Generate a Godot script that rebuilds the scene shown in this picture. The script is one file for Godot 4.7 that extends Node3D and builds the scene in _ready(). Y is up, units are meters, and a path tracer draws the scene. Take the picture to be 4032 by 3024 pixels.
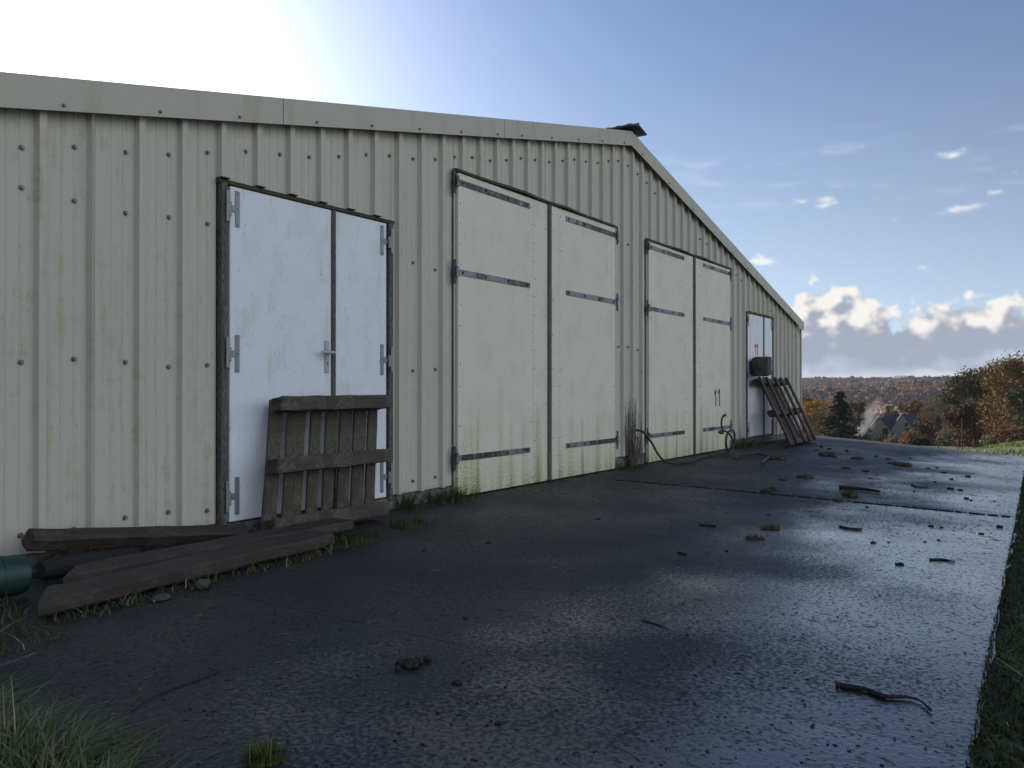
extends Node3D
# A long metal shed on a wet concrete apron above a wooded autumn valley. x runs along the gable wall, z = 0 is the wall, z grows towards the open side of the apron.

const SUN_DIR := Vector3(0.464, 0.32, -1.105)
var M := {}
var counts := {}

# ------------------------------------------------------------------ mesh builder
class MB:
	var v := PackedVector3Array()
	var n := PackedVector3Array()
	var uv := PackedVector2Array()
	var c := PackedColorArray()
	var col := Color.WHITE
	var us := Vector2(1, 1)
	var uo := Vector2.ZERO
	var flat_uv := false

	func uvof(p: Vector3) -> Vector2:
		return Vector2(p.x * us.x + uo.x, (p.z if flat_uv else -p.y) * us.y + uo.y)

	func tri3(a: Vector3, b: Vector3, d: Vector3, na: Vector3, nb: Vector3, nd: Vector3) -> void:
		if (d - a).cross(b - a).dot(na + nb + nd) < 0.0:
			var t := b
			b = d
			d = t
			t = nb
			nb = nd
			nd = t
		v.append_array([a, b, d])
		n.append_array([na, nb, nd])
		uv.append_array([uvof(a), uvof(b), uvof(d)])
		c.append_array([col, col, col])

	func tri(a: Vector3, b: Vector3, d: Vector3, out: Vector3) -> void:
		var f := (d - a).cross(b - a)
		if f.length_squared() < 1e-16:
			return
		f = f.normalized()
		if f.dot(out) < 0.0:
			f = -f
		tri3(a, b, d, f, f, f)

	func quad(a: Vector3, b: Vector3, d: Vector3, e: Vector3, out: Vector3) -> void:
		tri(a, b, d, out)
		tri(a, d, e, out)

	func box(xf: Transform3D, size: Vector3, bev := 0.004) -> void:
		var h := size * 0.5
		var b: float = minf(bev, minf(h.x, minf(h.y, h.z)) * 0.9)
		var p := {}
		for sx in [-1, 1]:
			for sy in [-1, 1]:
				for sz in [-1, 1]:
					for k in 3:
						var q := Vector3(sx * (h.x - b), sy * (h.y - b), sz * (h.z - b))
						q[k] = [sx, sy, sz][k] * h[k]
						p[[sx, sy, sz, k]] = xf * q
		var o := xf.origin
		for k in 3:
			var i := (k + 1) % 3
			var j := (k + 2) % 3
			for s in [-1, 1]:
				var q := []
				for w in [[-1, -1], [1, -1], [1, 1], [-1, 1]]:
					var sg := [0, 0, 0]
					sg[k] = s
					sg[i] = w[0]
					sg[j] = w[1]
					q.append(p[[sg[0], sg[1], sg[2], k]])
				quad(q[0], q[1], q[2], q[3], xf.basis[k] * s)
			for si in [-1, 1]:
				for sj in [-1, 1]:
					var a := [0, 0, 0]
					a[i] = si
					a[j] = sj
					a[k] = -1
					var e := a.duplicate()
					e[k] = 1
					quad(p[[a[0], a[1], a[2], i]], p[[e[0], e[1], e[2], i]], p[[e[0], e[1], e[2], j]], p[[a[0], a[1], a[2], j]], xf.basis[i] * si + xf.basis[j] * sj)
		for sx in [-1, 1]:
			for sy in [-1, 1]:
				for sz in [-1, 1]:
					tri(p[[sx, sy, sz, 0]], p[[sx, sy, sz, 1]], p[[sx, sy, sz, 2]], xf.basis * Vector3(sx, sy, sz))

	func bx(lo: Vector3, hi: Vector3, bev := 0.004) -> void:
		box(Transform3D(Basis(), (lo + hi) * 0.5), (hi - lo).abs(), bev)

	# a weathered board along x from 0 to len, wandering a little
	func board(xf: Transform3D, length: float, w: float, t: float, rng: RandomNumberGenerator, jit := 0.004, segs := 7, skew := 0.0) -> void:
		var b := minf(t, w) * 0.16
		var ring := [Vector2(-w / 2 + b, -t / 2), Vector2(w / 2 - b, -t / 2), Vector2(w / 2, -t / 2 + b), Vector2(w / 2, t / 2 - b), Vector2(w / 2 - b, t / 2), Vector2(-w / 2 + b, t / 2), Vector2(-w / 2, t / 2 - b), Vector2(-w / 2, -t / 2 + b)]
		var rows := []
		for i in segs + 1:
			var r := []
			var drift := Vector2(rng.randf_range(-jit, jit), rng.randf_range(-jit, jit))
			for q in ring:
				var x: float = length * i / segs
				if i == 0 or i == segs:
					x += rng.randf_range(-jit, jit) + (skew * q.x / w if i == 0 else 0.0)
				r.append(xf * Vector3(x, q.x + drift.x + rng.randf_range(-jit, jit) * 0.6, q.y + drift.y * 0.6 + rng.randf_range(-jit, jit) * 0.4))
			rows.append(r)
		for i in segs:
			for k in 8:
				var l := (k + 1) % 8
				var mid: Vector2 = (ring[k] + ring[l])
				quad(rows[i][k], rows[i + 1][k], rows[i + 1][l], rows[i][l], xf.basis * Vector3(0, mid.x / w, mid.y / t))
		for e in [0, segs]:
			for k in range(1, 7):
				tri(rows[e][0], rows[e][k], rows[e][k + 1], xf.basis.x * (-1.0 if e == 0 else 1.0))

	func tube(pts: Array, radii: Array, sides := 8, caps := true) -> void:
		var rings := []
		var norms := []
		var side := Vector3.ZERO
		for i in pts.size():
			var d: Vector3 = (pts[mini(i + 1, pts.size() - 1)] - pts[maxi(i - 1, 0)]).normalized()
			if side == Vector3.ZERO:
				side = d.cross(Vector3.UP if absf(d.y) < 0.9 else Vector3.RIGHT).normalized()
			side = (side - d * side.dot(d)).normalized()
			var up := d.cross(side)
			var r := PackedVector3Array()
			var m := PackedVector3Array()
			for k in sides:
				var a := TAU * k / sides
				var q := side * cos(a) + up * sin(a)
				m.append(q)
				r.append(pts[i] + q * radii[i])
			rings.append(r)
			norms.append(m)
		for i in pts.size() - 1:
			for k in sides:
				var l := (k + 1) % sides
				tri3(rings[i][k], rings[i + 1][k], rings[i + 1][l], norms[i][k], norms[i + 1][k], norms[i + 1][l])
				tri3(rings[i][k], rings[i + 1][l], rings[i][l], norms[i][k], norms[i + 1][l], norms[i][l])
		if caps:
			for e in [0, pts.size() - 1]:
				var o: Vector3 = pts[e] - pts[1 if e == 0 else e - 1]
				for k in range(1, sides - 1):
					tri(rings[e][0], rings[e][k], rings[e][k + 1], o)

	# rows x cols of points as a smooth surface; normals point away from the centre, or up when there is none
	func grid(pts: Array, wrap := false, center = null) -> void:
		var rows := pts.size()
		var cols: int = pts[0].size()
		var nn := []
		for i in rows:
			var r := PackedVector3Array()
			for j in cols:
				var du: Vector3 = pts[mini(i + 1, rows - 1)][j] - pts[maxi(i - 1, 0)][j]
				var jl := (j + cols - 1) % cols if wrap else maxi(j - 1, 0)
				var jr := (j + 1) % cols if wrap else mini(j + 1, cols - 1)
				var dv: Vector3 = pts[i][jr] - pts[i][jl]
				var q := du.cross(dv)
				var ref: Vector3 = Vector3.UP if center == null else (pts[i][j] - center)
				if q.length_squared() < 1e-14:
					q = ref
				if q.dot(ref) < 0.0:
					q = -q
				r.append(q.normalized())
			nn.append(r)
		for i in rows - 1:
			for j in (cols if wrap else cols - 1):
				var k := (j + 1) % cols
				if pts[i][j] != pts[i][k]:
					tri3(pts[i][j], pts[i + 1][j], pts[i][k], nn[i][j], nn[i + 1][j], nn[i][k])
				if pts[i + 1][j] != pts[i + 1][k]:
					tri3(pts[i][k], pts[i + 1][j], pts[i + 1][k], nn[i][k], nn[i + 1][j], nn[i + 1][k])

	func blob(at: Vector3, r: Vector3, amp: float, sd: int, rows := 7, cols := 10, freq := 1.6, flat_y := -1e9) -> void:
		var ns := FastNoiseLite.new()
		ns.seed = sd
		ns.frequency = freq
		ns.fractal_octaves = 3
		var pts := []
		for i in rows + 1:
			var row := []
			var e := PI * i / rows
			for j in cols:
				var a := TAU * j / cols
				var d := Vector3(sin(e) * cos(a), cos(e), sin(e) * sin(a))
				var k := 1.0 + amp * ns.get_noise_3d(d.x, d.y, d.z) * 2.0
				var p := at + d * r * k
				p.y = maxf(p.y, flat_y)
				row.append(p)
			pts.append(row)
		grid(pts, true, at)

	# one blade of grass: root, tip, bend
	func blade(root: Vector3, lean: Vector3, h: float, w: float, segs := 3) -> void:
		var side := Vector3(-lean.z, 0, lean.x).normalized() if Vector2(lean.x, lean.z).length() > 0.01 else Vector3.RIGHT
		var face := side.cross(Vector3.UP)
		var last := [root - side * w / 2, root + side * w / 2]
		for i in range(1, segs + 1):
			var t := float(i) / segs
			var p := root + Vector3(lean.x * t * t, 0, lean.z * t * t) * h + Vector3.UP * h * (t - 0.35 * t * t * minf(1.0, Vector2(lean.x, lean.z).length()))
			var ww := w * (1.0 - t * 0.9)
			var now := [p - side * ww / 2, p + side * ww / 2]
			quad(last[0], last[1], now[1], now[0], face + Vector3.UP * 0.6)
			last = now

	func leaf(p: Vector3, size: float, rng: RandomNumberGenerator, bias := Vector3.ZERO) -> void:
		var d := (Vector3(rng.randfn(), rng.randfn(), rng.randfn()).normalized() + bias).normalized()
		var a := d.cross(Vector3(rng.randfn(), rng.randfn(), rng.randfn())).normalized()
		var b := d.cross(a)
		var s := size * rng.randf_range(0.6, 1.2)
		quad(p - a * s * 0.5, p - b * s * 0.32, p + a * s * 0.5, p + b * s * 0.32, d)

	func done() -> ArrayMesh:
		var arr := []
		arr.resize(Mesh.ARRAY_MAX)
		arr[Mesh.ARRAY_VERTEX] = v
		arr[Mesh.ARRAY_NORMAL] = n
		arr[Mesh.ARRAY_TEX_UV] = uv
		arr[Mesh.ARRAY_COLOR] = c
		var m := ArrayMesh.new()
		m.add_surface_from_arrays(Mesh.PRIMITIVE_TRIANGLES, arr)
		return m

# ------------------------------------------------------------------ scene helpers
func numbered(parent: Node, called: String) -> String:
	var key := str(parent.get_instance_id()) + called
	var k: int = counts.get(key, 0)
	counts[key] = k + 1
	return called if k == 0 else "%s_%03d" % [called, k]

func put(called: String, mesh: Mesh, m: Material, parent: Node3D = self, at := Transform3D()) -> MeshInstance3D:
	var o := MeshInstance3D.new()
	o.name = numbered(parent, called)
	o.mesh = mesh
	o.material_override = m
	o.transform = at
	parent.add_child(o, true)
	return o

func tag(o: Node, label: String, category := "", group := "", kind := "") -> Node:
	if label: o.set_meta("label", label)
	if category: o.set_meta("category", category)
	if group: o.set_meta("group", group)
	if kind: o.set_meta("kind", kind)
	return o

func thing(called: String, label: String, category: String, at := Transform3D(), group := "") -> Node3D:
	var o := Node3D.new()
	o.name = numbered(self, called)
	o.transform = at
	add_child(o, true)
	tag(o, label, category, group)
	return o

func rnd(s: int) -> RandomNumberGenerator:
	var r := RandomNumberGenerator.new()
	r.seed = s
	return r

func lin(r: float, g: float, b: float) -> Color:
	return Color(r, g, b).linear_to_srgb()

func sm(a: float, b: float, x: float) -> float:
	var t := clampf((x - a) / (b - a), 0.0, 1.0)
	return t * t * (3.0 - 2.0 * t)

func curve(xs: Array, ys: Array, x: float) -> float:
	if x <= xs[0]: return ys[0]
	for i in range(1, xs.size()):
		if x <= xs[i]:
			var t: float = (x - xs[i - 1]) / (xs[i] - xs[i - 1])
			return lerpf(ys[i - 1], ys[i], t * t * (3.0 - 2.0 * t))
	return ys[-1]

# ------------------------------------------------------------------ textures
func noise_bytes(sd: int, freq: float, oct: int, w: int, h: int, full_w := 0, full_h := 0, ridged := false) -> PackedByteArray:
	return noise_image(sd, freq, oct, w, h, full_w, full_h, ridged).get_data()

func noise_image(sd: int, freq: float, oct: int, w: int, h: int, full_w := 0, full_h := 0, ridged := false) -> Image:
	var f := FastNoiseLite.new()
	f.seed = sd
	f.frequency = freq
	f.fractal_octaves = oct
	f.noise_type = FastNoiseLite.TYPE_SIMPLEX_SMOOTH
	if ridged: f.fractal_type = FastNoiseLite.FRACTAL_RIDGED
	var im := f.get_seamless_image(w, h, false, false, 0.12)
	im.convert(Image.FORMAT_L8)
	if full_w: im.resize(full_w, full_h, Image.INTERPOLATE_CUBIC)
	return im

func texture(w: int, h: int, bytes: PackedByteArray, fmt := Image.FORMAT_RGB8) -> ImageTexture:
	return ImageTexture.create_from_image(Image.create_from_data(w, h, false, fmt, bytes))

# colour = base, then each layer [bytes, low, high, colour, strength] mixed over it where its noise passes from low to high
func layered(w: int, h: int, base: Color, layers: Array) -> ImageTexture:
	var out := PackedByteArray()
	out.resize(w * h * 3)
	var ramps := []
	for l in layers:
		var t := PackedFloat32Array()
		for i in 256:
			t.append(sm(l[1], l[2], i / 255.0) * l[4])
		ramps.append(t)
	var r0 := base.r * 255.0
	var g0 := base.g * 255.0
	var b0 := base.b * 255.0
	var count := layers.size()
	for i in w * h:
		var r := r0
		var g := g0
		var b := b0
		for k in count:
			var l: Array = layers[k]
			var t: float = ramps[k][l[0][i]]
			if t > 0.003:
				var q: Color = l[3]
				r += (q.r * 255.0 - r) * t
				g += (q.g * 255.0 - g) * t
				b += (q.b * 255.0 - b) * t
		out[i * 3] = int(r)
		out[i * 3 + 1] = int(g)
		out[i * 3 + 2] = int(b)
	return texture(w, h, out)

func product(a: PackedByteArray, b: PackedByteArray) -> PackedByteArray:
	var o := a.duplicate()
	for i in o.size():
		o[i] = int(a[i] * b[i] / 255.0)
	return o

func mat(called: String, color: Color, rough := 0.8, tex: Texture2D = null, tri := 0.0, metal := 0.0) -> StandardMaterial3D:
	var m := StandardMaterial3D.new()
	m.resource_name = called
	m.albedo_color = color
	m.roughness = rough
	m.metallic = metal
	if tex: m.albedo_texture = tex
	if tri > 0.0:
		m.uv1_triplanar = true
		m.uv1_scale = Vector3.ONE * tri
	M[called] = m
	return m

func leafy(called: String) -> StandardMaterial3D:
	var m := mat(called, Color.WHITE, 0.75)
	m.vertex_color_use_as_albedo = true
	m.metallic_specular = 0.3
	m.backlight_enabled = true
	m.backlight = Color(0.35, 0.35, 0.35)
	return m

func materials() -> void:
	# cream sheet steel with streaks of algae and specks of dirt
	var w := 2048
	var h := 1024
	var streak := noise_bytes(11, 0.012, 4, 1024, 24, w, h)
	var fine := noise_bytes(12, 0.06, 3, 2048, 48, w, h)
	var patch := noise_bytes(13, 0.006, 4, 1024, 512, w, h)
	var grain := noise_bytes(14, 0.18, 2, w, h)
	var green: PackedByteArray
	var spot := noise_bytes(15, 0.03, 5, w, h)
	var clad := layered(w, h, lin(0.535, 0.51, 0.43), [
		[patch, 0.35, 0.9, lin(0.50, 0.475, 0.40), 0.5],
		[fine, 0.50, 0.9, lin(0.45, 0.43, 0.32), 0.28],
		[product(product(streak, spot), fine), 0.17, 0.36, lin(0.41, 0.40, 0.23), 0.36],
		[product(product(spot, fine), grain), 0.22, 0.36, lin(0.26, 0.25, 0.18), 0.25]])
	mat("cladding", Color.WHITE, 0.5, clad).metallic_specular = 0.4
	mat("trim", lin(0.49, 0.47, 0.385), 0.5, layered(512, 512, Color(0.98, 0.98, 0.97), [
		[noise_bytes(21, 0.02, 4, 512, 64, 512, 512), 0.55, 0.9, Color(0.86, 0.86, 0.80), 0.4],
		[noise_bytes(22, 0.3, 2, 512, 512), 0.70, 0.9, Color(0.72, 0.72, 0.66), 0.35]]), 0.5)
	# painted doors
	w = 1024
	h = 1024
	streak = noise_bytes(31, 0.02, 4, 1024, 40, w, h)
	grain = noise_bytes(32, 0.14, 3, w, h)
	patch = noise_bytes(33, 0.006, 3, w, h)
	var specks := noise_bytes(34, 0.09, 2, 1024, 420, w, h)
	green = product(product(streak, patch), grain)
	var wd := layered(w, h, lin(0.77, 0.80, 0.84), [
		[patch, 0.4, 0.8, lin(0.74, 0.75, 0.76), 0.7],
		[green, 0.17, 0.36, lin(0.50, 0.53, 0.40), 0.5],
		[specks, 0.80, 0.9, lin(0.30, 0.32, 0.30), 0.6]])
	mat("white_paint", Color.WHITE, 0.42, wd)
	var rise := PackedByteArray()
	rise.resize(w * h)
	for j in h:
		var y := 1.0 - float(j) / h
		var k := 0.20 + 0.80 * exp(-y * 6.0) + 0.25 * exp(-absf(y - 0.2) * 8.0)
		for i in w:
			rise[j * w + i] = int(clampf(k, 0, 1) * grain[j * w + i] * 0.55 + clampf(k, 0, 1) * streak[j * w + i] * 0.45)
	var cd := layered(w, h, lin(0.71, 0.68, 0.56), [
		[patch, 0.35, 0.8, lin(0.66, 0.63, 0.50), 0.7],
		[green, 0.17, 0.36, lin(0.50, 0.485, 0.35), 0.4],
		[rise, 0.30, 0.60, lin(0.39, 0.42, 0.16), 0.85],
		[rise, 0.48, 0.70, lin(0.17, 0.18, 0.10), 0.7],
		[specks, 0.80, 0.9, lin(0.32, 0.31, 0.25), 0.3]])
	mat("cream_paint", Color.WHITE, 0.48, cd)
	# timber, grain along x
	var g1 := noise_bytes(41, 0.05, 4, 48, 512, 1024, 512)
	var g2 := noise_bytes(42, 0.16, 3, 160, 512, 1024, 512)
	var bl := noise_bytes(43, 0.012, 4, 512, 256, 1024, 512)
	mat("grey_wood", Color.WHITE, 0.85, layered(1024, 512, lin(0.060, 0.049, 0.036), [
		[g1, 0.45, 0.8, lin(0.10, 0.083, 0.061), 0.8], [g2, 0.55, 0.8, lin(0.033, 0.028, 0.022), 0.8],
		[product(g2, bl), 0.28, 0.5, lin(0.24, 0.21, 0.165), 0.6], [bl, 0.6, 0.85, lin(0.055, 0.065, 0.035), 0.55]]), 0.9)
	mat("brown_wood", Color.WHITE, 0.72, layered(1024, 512, lin(0.036, 0.025, 0.019), [
		[g1, 0.45, 0.8, lin(0.058, 0.041, 0.031), 0.8], [g2, 0.55, 0.8, lin(0.020, 0.015, 0.013), 0.8],
		[product(g2, bl), 0.30, 0.5, lin(0.17, 0.14, 0.12), 0.5], [bl, 0.6, 0.85, lin(0.03, 0.035, 0.02), 0.5]]), 0.7)
	mat("frame_wood", Color.WHITE, 0.8, layered(1024, 512, lin(0.10, 0.096, 0.090), [
		[g1, 0.45, 0.8, lin(0.17, 0.165, 0.155), 0.8], [g2, 0.5, 0.8, lin(0.04, 0.035, 0.032), 0.8]]), 0.8)
	# galvanised steel gone patchy
	mat("steel", Color.WHITE, 0.45, layered(256, 256, lin(0.20, 0.215, 0.235), [
		[noise_bytes(51, 0.02, 4, 256, 256), 0.45, 0.62, lin(0.06, 0.052, 0.048), 0.9], [noise_bytes(52, 0.1, 3, 256, 256), 0.5, 0.8, lin(0.42, 0.44, 0.47), 0.4]]), 0.45, 0.5)
	mat("dark_steel", lin(0.06, 0.058, 0.055), 0.6, null, 0.0, 0.3)
	mat("zinc", lin(0.26, 0.27, 0.28), 0.5, null, 0.0, 0.5)
	mat("plastic_grey", lin(0.40, 0.41, 0.42), 0.4)
	mat("bolt", lin(0.20, 0.20, 0.19), 0.45, null, 0.0, 0.5)
	mat("nail", lin(0.10, 0.085, 0.07), 0.7)
	mat("black_paint", lin(0.03, 0.03, 0.03), 0.6)
	mat("red_paint", lin(0.45, 0.035, 0.02), 0.6)
	mat("moss_lip", Color.WHITE, 0.95, layered(256, 256, lin(0.035, 0.033, 0.025), [[noise_bytes(55, 0.05, 3, 256, 256), 0.4, 0.7, lin(0.125, 0.125, 0.04), 0.9]]), 6.0)
	mat("roof_sheet", lin(0.16, 0.16, 0.15), 0.85)
	# wet dark concrete
	w = 2048
	h = 1024
	patch = noise_bytes(61, 0.004, 5, 1024, 512, w, h)
	grain = noise_bytes(62, 0.25, 2, w, h)
	var pit := noise_bytes(63, 0.17, 4, w, h)
	var cn := FastNoiseLite.new()
	cn.seed = 66
	cn.noise_type = FastNoiseLite.TYPE_VALUE_CUBIC
	cn.frequency = 0.34
	cn.fractal_octaves = 3
	var ci := cn.get_seamless_image(w, h, false, false, 0.1)
	ci.convert(Image.FORMAT_L8)
	var crumb := ci.get_data()
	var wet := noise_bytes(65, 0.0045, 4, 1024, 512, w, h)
	var conc := layered(w, h, lin(0.015, 0.0145, 0.0125), [
		[patch, 0.3, 0.75, lin(0.010, 0.0100, 0.009), 0.9],
		[grain, 0.52, 0.8, lin(0.040, 0.039, 0.035), 0.45],
		[noise_bytes(64, 0.01, 4, 1024, 512, w, h), 0.62, 0.8, lin(0.030, 0.033, 0.017), 0.6]])
	var rg := PackedByteArray()
	rg.resize(w * h)
	var film := PackedByteArray()
	film.resize(w * h)
	var hb := PackedByteArray()
	hb.resize(w * h)
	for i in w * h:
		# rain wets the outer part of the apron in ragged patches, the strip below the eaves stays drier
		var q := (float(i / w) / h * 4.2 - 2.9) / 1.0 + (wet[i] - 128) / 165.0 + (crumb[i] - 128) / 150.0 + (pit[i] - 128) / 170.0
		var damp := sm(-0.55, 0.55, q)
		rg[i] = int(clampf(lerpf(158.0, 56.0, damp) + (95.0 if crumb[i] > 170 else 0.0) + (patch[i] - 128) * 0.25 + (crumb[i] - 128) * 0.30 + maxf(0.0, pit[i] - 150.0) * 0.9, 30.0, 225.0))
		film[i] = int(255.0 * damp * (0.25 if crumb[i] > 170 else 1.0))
		hb[i] = int(clampf(pit[i] * 0.45 + crumb[i] * 0.35 + grain[i] * 0.2, 0, 255))
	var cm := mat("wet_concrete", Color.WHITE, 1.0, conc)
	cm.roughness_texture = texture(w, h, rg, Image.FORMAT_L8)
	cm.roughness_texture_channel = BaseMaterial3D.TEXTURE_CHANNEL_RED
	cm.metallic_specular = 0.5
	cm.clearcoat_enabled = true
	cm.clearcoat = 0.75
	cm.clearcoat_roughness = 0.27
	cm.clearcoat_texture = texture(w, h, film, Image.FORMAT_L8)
	cm.heightmap_enabled = true
	cm.heightmap_texture = texture(w, h, hb, Image.FORMAT_L8)
	cm.heightmap_scale = 0.24
	mat("plinth", Color.WHITE, 0.9, layered(512, 512, lin(0.15, 0.145, 0.13), [
		[noise_bytes(71, 0.02, 4, 512, 512), 0.45, 0.7, lin(0.06, 0.062, 0.04), 0.9], [noise_bytes(72, 0.2, 2, 512, 512), 0.5, 0.8, lin(0.25, 0.24, 0.22), 0.4]]), 1.2)
	var gt := layered(1024, 1024, lin(0.055, 0.075, 0.022), [
		[noise_bytes(81, 0.01, 4, 1024, 1024), 0.4, 0.7, lin(0.11, 0.13, 0.03), 0.8], [noise_bytes(82, 0.12, 3, 1024, 1024), 0.5, 0.8, lin(0.09, 0.075, 0.04), 0.7]])
	mat("grass_ground", Color.WHITE, 0.95, gt, 0.12).uv1_world_triplanar = true
	mat("stone", Color.WHITE, 0.9, layered(512, 512, lin(0.06, 0.055, 0.044), [
		[noise_bytes(91, 0.02, 4, 512, 512), 0.45, 0.7, lin(0.055, 0.06, 0.035), 0.85], [noise_bytes(92, 0.15, 3, 512, 512), 0.5, 0.8, lin(0.2, 0.19, 0.17), 0.5]]), 1.5)
	mat("soil", Color.WHITE, 0.95, layered(256, 256, lin(0.022, 0.018, 0.014), [[noise_bytes(95, 0.08, 3, 256, 256), 0.4, 0.7, lin(0.045, 0.038, 0.024), 0.8]]), 5.0)
	mat("char", lin(0.018, 0.017, 0.016), 0.9)
	mat("green_plastic", lin(0.010, 0.042, 0.030), 0.5)
	mat("rubber", lin(0.015, 0.015, 0.015), 0.55)
	mat("bark", Color.WHITE, 0.9, layered(256, 256, lin(0.075, 0.062, 0.05), [[noise_bytes(96, 0.05, 4, 256, 64, 256, 256), 0.45, 0.7, lin(0.16, 0.14, 0.11), 0.8]]), 1.0)
	mat("slate", Color.WHITE, 0.6, layered(256, 256, lin(0.045, 0.046, 0.048), [[noise_bytes(97, 0.1, 3, 256, 256), 0.4, 0.7, lin(0.075, 0.076, 0.078), 0.8]]), 0.5)
	mat("house_stone", Color.WHITE, 0.9, layered(256, 256, lin(0.26, 0.245, 0.21), [[noise_bytes(98, 0.06, 3, 256, 256), 0.4, 0.7, lin(0.17, 0.16, 0.14), 0.8]]), 0.3)
	mat("white_wall", lin(0.75, 0.74, 0.71), 0.85)
	mat("window_white", lin(0.7, 0.7, 0.7), 0.6)
	mat("dark_glass", lin(0.02, 0.022, 0.026), 0.1)
	mat("brick_red", lin(0.17, 0.085, 0.06), 0.9)
	leafy("leaves")
	leafy("grass")
	M.grass.backlight = Color(0.25, 0.25, 0.25)

# ------------------------------------------------------------------ sky
func sky() -> ImageTexture:
	var W := 3072
	var H := 1536
	var sun := SUN_DIR.normalized()
	var lw := 768
	var lh := 384
	var low := PackedFloat32Array()
	low.resize(lw * lh * 3)
	for j in lh:
		var el := PI / 2 - PI * (j + 0.5) / lh
		for i in lw:
			var az := TAU * (i + 0.5) / lw
			var d := Vector3(sin(az) * cos(el), sin(el), -cos(az) * cos(el))
			var q := clean_sky(d, sun)
			var k := (j * lw + i) * 3
			low[k] = q.x
			low[k + 1] = q.y
			low[k + 2] = q.z
	var im := Image.create_from_data(lw, lh, false, Image.FORMAT_RGBF, low.to_byte_array())
	im.resize(W, H, Image.INTERPOLATE_CUBIC)
	# clouds in the band above the horizon, all the way round, with an added bright bank behind the camera
	var a := FastNoiseLite.new()
	a.seed = 5
	a.frequency = 0.35
	a.fractal_octaves = 5
	a.fractal_gain = 0.55
	var b := FastNoiseLite.new()
	b.seed = 9
	b.frequency = 0.11
	b.fractal_octaves = 3
	var lump := FastNoiseLite.new()
	lump.seed = 17
	lump.frequency = 0.07
	lump.fractal_octaves = 2
	var j0 := int(H * (90.0 - 54.0) / 180.0)
	for j in range(j0, H / 2 + 2):
		var el := 90.0 - 180.0 * (j + 0.5) / H
		for i in W:
			var az := 360.0 * (i + 0.5) / W
			var fill_cloud := sm(112.0, 142.0, az) * sm(248.0, 216.0, az)  # unseen tall cloud bank, added to brighten the shaded wall
			if el > 17.0 and fill_cloud < 0.02: continue
			# noise on a cylinder so that it joins at the back
			var cx := sin(deg_to_rad(az)) * 57.3
			var cz := cos(deg_to_rad(az)) * 57.3
			var n1 := a.get_noise_3d(cx * 1.2, el * 1.5, cz * 1.2)
			var n2 := b.get_noise_3d(cx, el * 2.4 + 40.0, cz)
			var top := 4.5 + 1.2 * lump.get_noise_2d(cx, cz) + 1.9 * exp(-pow((az - 77.2) / 2.4, 2)) + 1.9 * exp(-pow((az - 86.0) / 2.6, 2)) - 0.3 * exp(-pow((az - 81.9) / 1.0, 2)) + 38.0 * fill_cloud
			var edge := top + (2.3 + 3.7 * fill_cloud) * n1 + (0.8 + 9.0 * fill_cloud) * n2
			var cover := sm(0.0, 0.5, edge - el)
			var q2 := deg_to_rad(az - 0.55)
			var n1b := a.get_noise_3d(sin(q2) * 57.3 * 1.2, (el + 0.5) * 1.5, cos(q2) * 57.3 * 1.2)
			var lit := clampf(0.56 + 0.35 * (el - 3.2) / maxf(top - 2.4, 0.8) + 2.0 * (n1 - n1b) + 0.5 * n1, 0.0, 1.0)
			var base_t := sm(3.9, 2.6, el + 1.6 * n2 + 1.2 * n1)
			var white := Vector3(0.60, 0.58, 0.55).lerp(Vector3(0.80, 0.865, 0.94), fill_cloud)
			var grey := Vector3(0.235, 0.255, 0.31).lerp(Vector3(0.47, 0.54, 0.64), fill_cloud)
			var under := Vector3(0.225, 0.252, 0.312) * (1.0 + 0.7 * n2 + 0.6 * n1)
			var q := grey.lerp(white, lit).lerp(under, base_t)
			# the pale strip below the cloud deck
			var strip := sm(1.4, 0.85, el + 0.8 * n2 + 0.3 * n1)
			q = q.lerp(Vector3(0.44, 0.465, 0.49), strip)
			# small detached puffs and wisps above
			var puff := sm(0.44, 0.68, a.get_noise_3d(cx * 0.5 + 80.0, el * 1.9, cz * 0.5) + 0.35 * b.get_noise_3d(cx * 1.6, el * 3.0, cz * 1.6 + 30.0) + 0.16 * exp(-pow((el - 9.2) / 2.0, 2)) - 0.10 * absf(el - 9.0) / 5.0)
			var wisp := sm(0.12, 0.7, b.get_noise_3d(cx * 1.3 + el * 2.0, el * 7.0, cz * 1.3)) * sm(9.5, 12.5, el) * sm(17.0, 14.5, el)
			var p := im.get_pixel(i, j)
			var back := Vector3(p.r, p.g, p.b)
			back = back.lerp(Vector3(0.56, 0.60, 0.66), wisp * 0.2)
			back = back.lerp(Vector3(0.64, 0.63, 0.61), puff * 0.8)
			var glow := back.length() / 1.0
			q *= maxf(1.0, glow * 0.8)
			back = back.lerp(q, cover)
			im.set_pixel(i, j, Color(back.x, back.y, back.z))
	return ImageTexture.create_from_image(im)

func clean_sky(d: Vector3, sun: Vector3) -> Vector3:
	var y := maxf(d.y, 0.0)
	var up := pow(1.0 - y, 4.0)
	var c := Vector3(0.06, 0.11, 0.26).lerp(Vector3(0.50, 0.63, 0.74), up)
	var th := rad_to_deg(acos(clampf(d.dot(sun), -1.0, 1.0)))
	var ph := cos(deg_to_rad(th))
	c *= 0.70 * (1.0 + ph * ph * (1.0 if ph > 0.0 else 0.25)) + 0.35 * exp(-pow(th / 36.0, 2.0))
	var g := 2.6 * exp(-th / 7.5) + 0.5 * exp(-pow(th / 20.0, 2.0))
	c += Vector3(1.0, 0.97, 0.93) * g
	if d.y < 0.0:
		c = c.lerp(Vector3(0.05, 0.055, 0.05), sm(0.0, -0.08, d.y))
	return c

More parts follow.
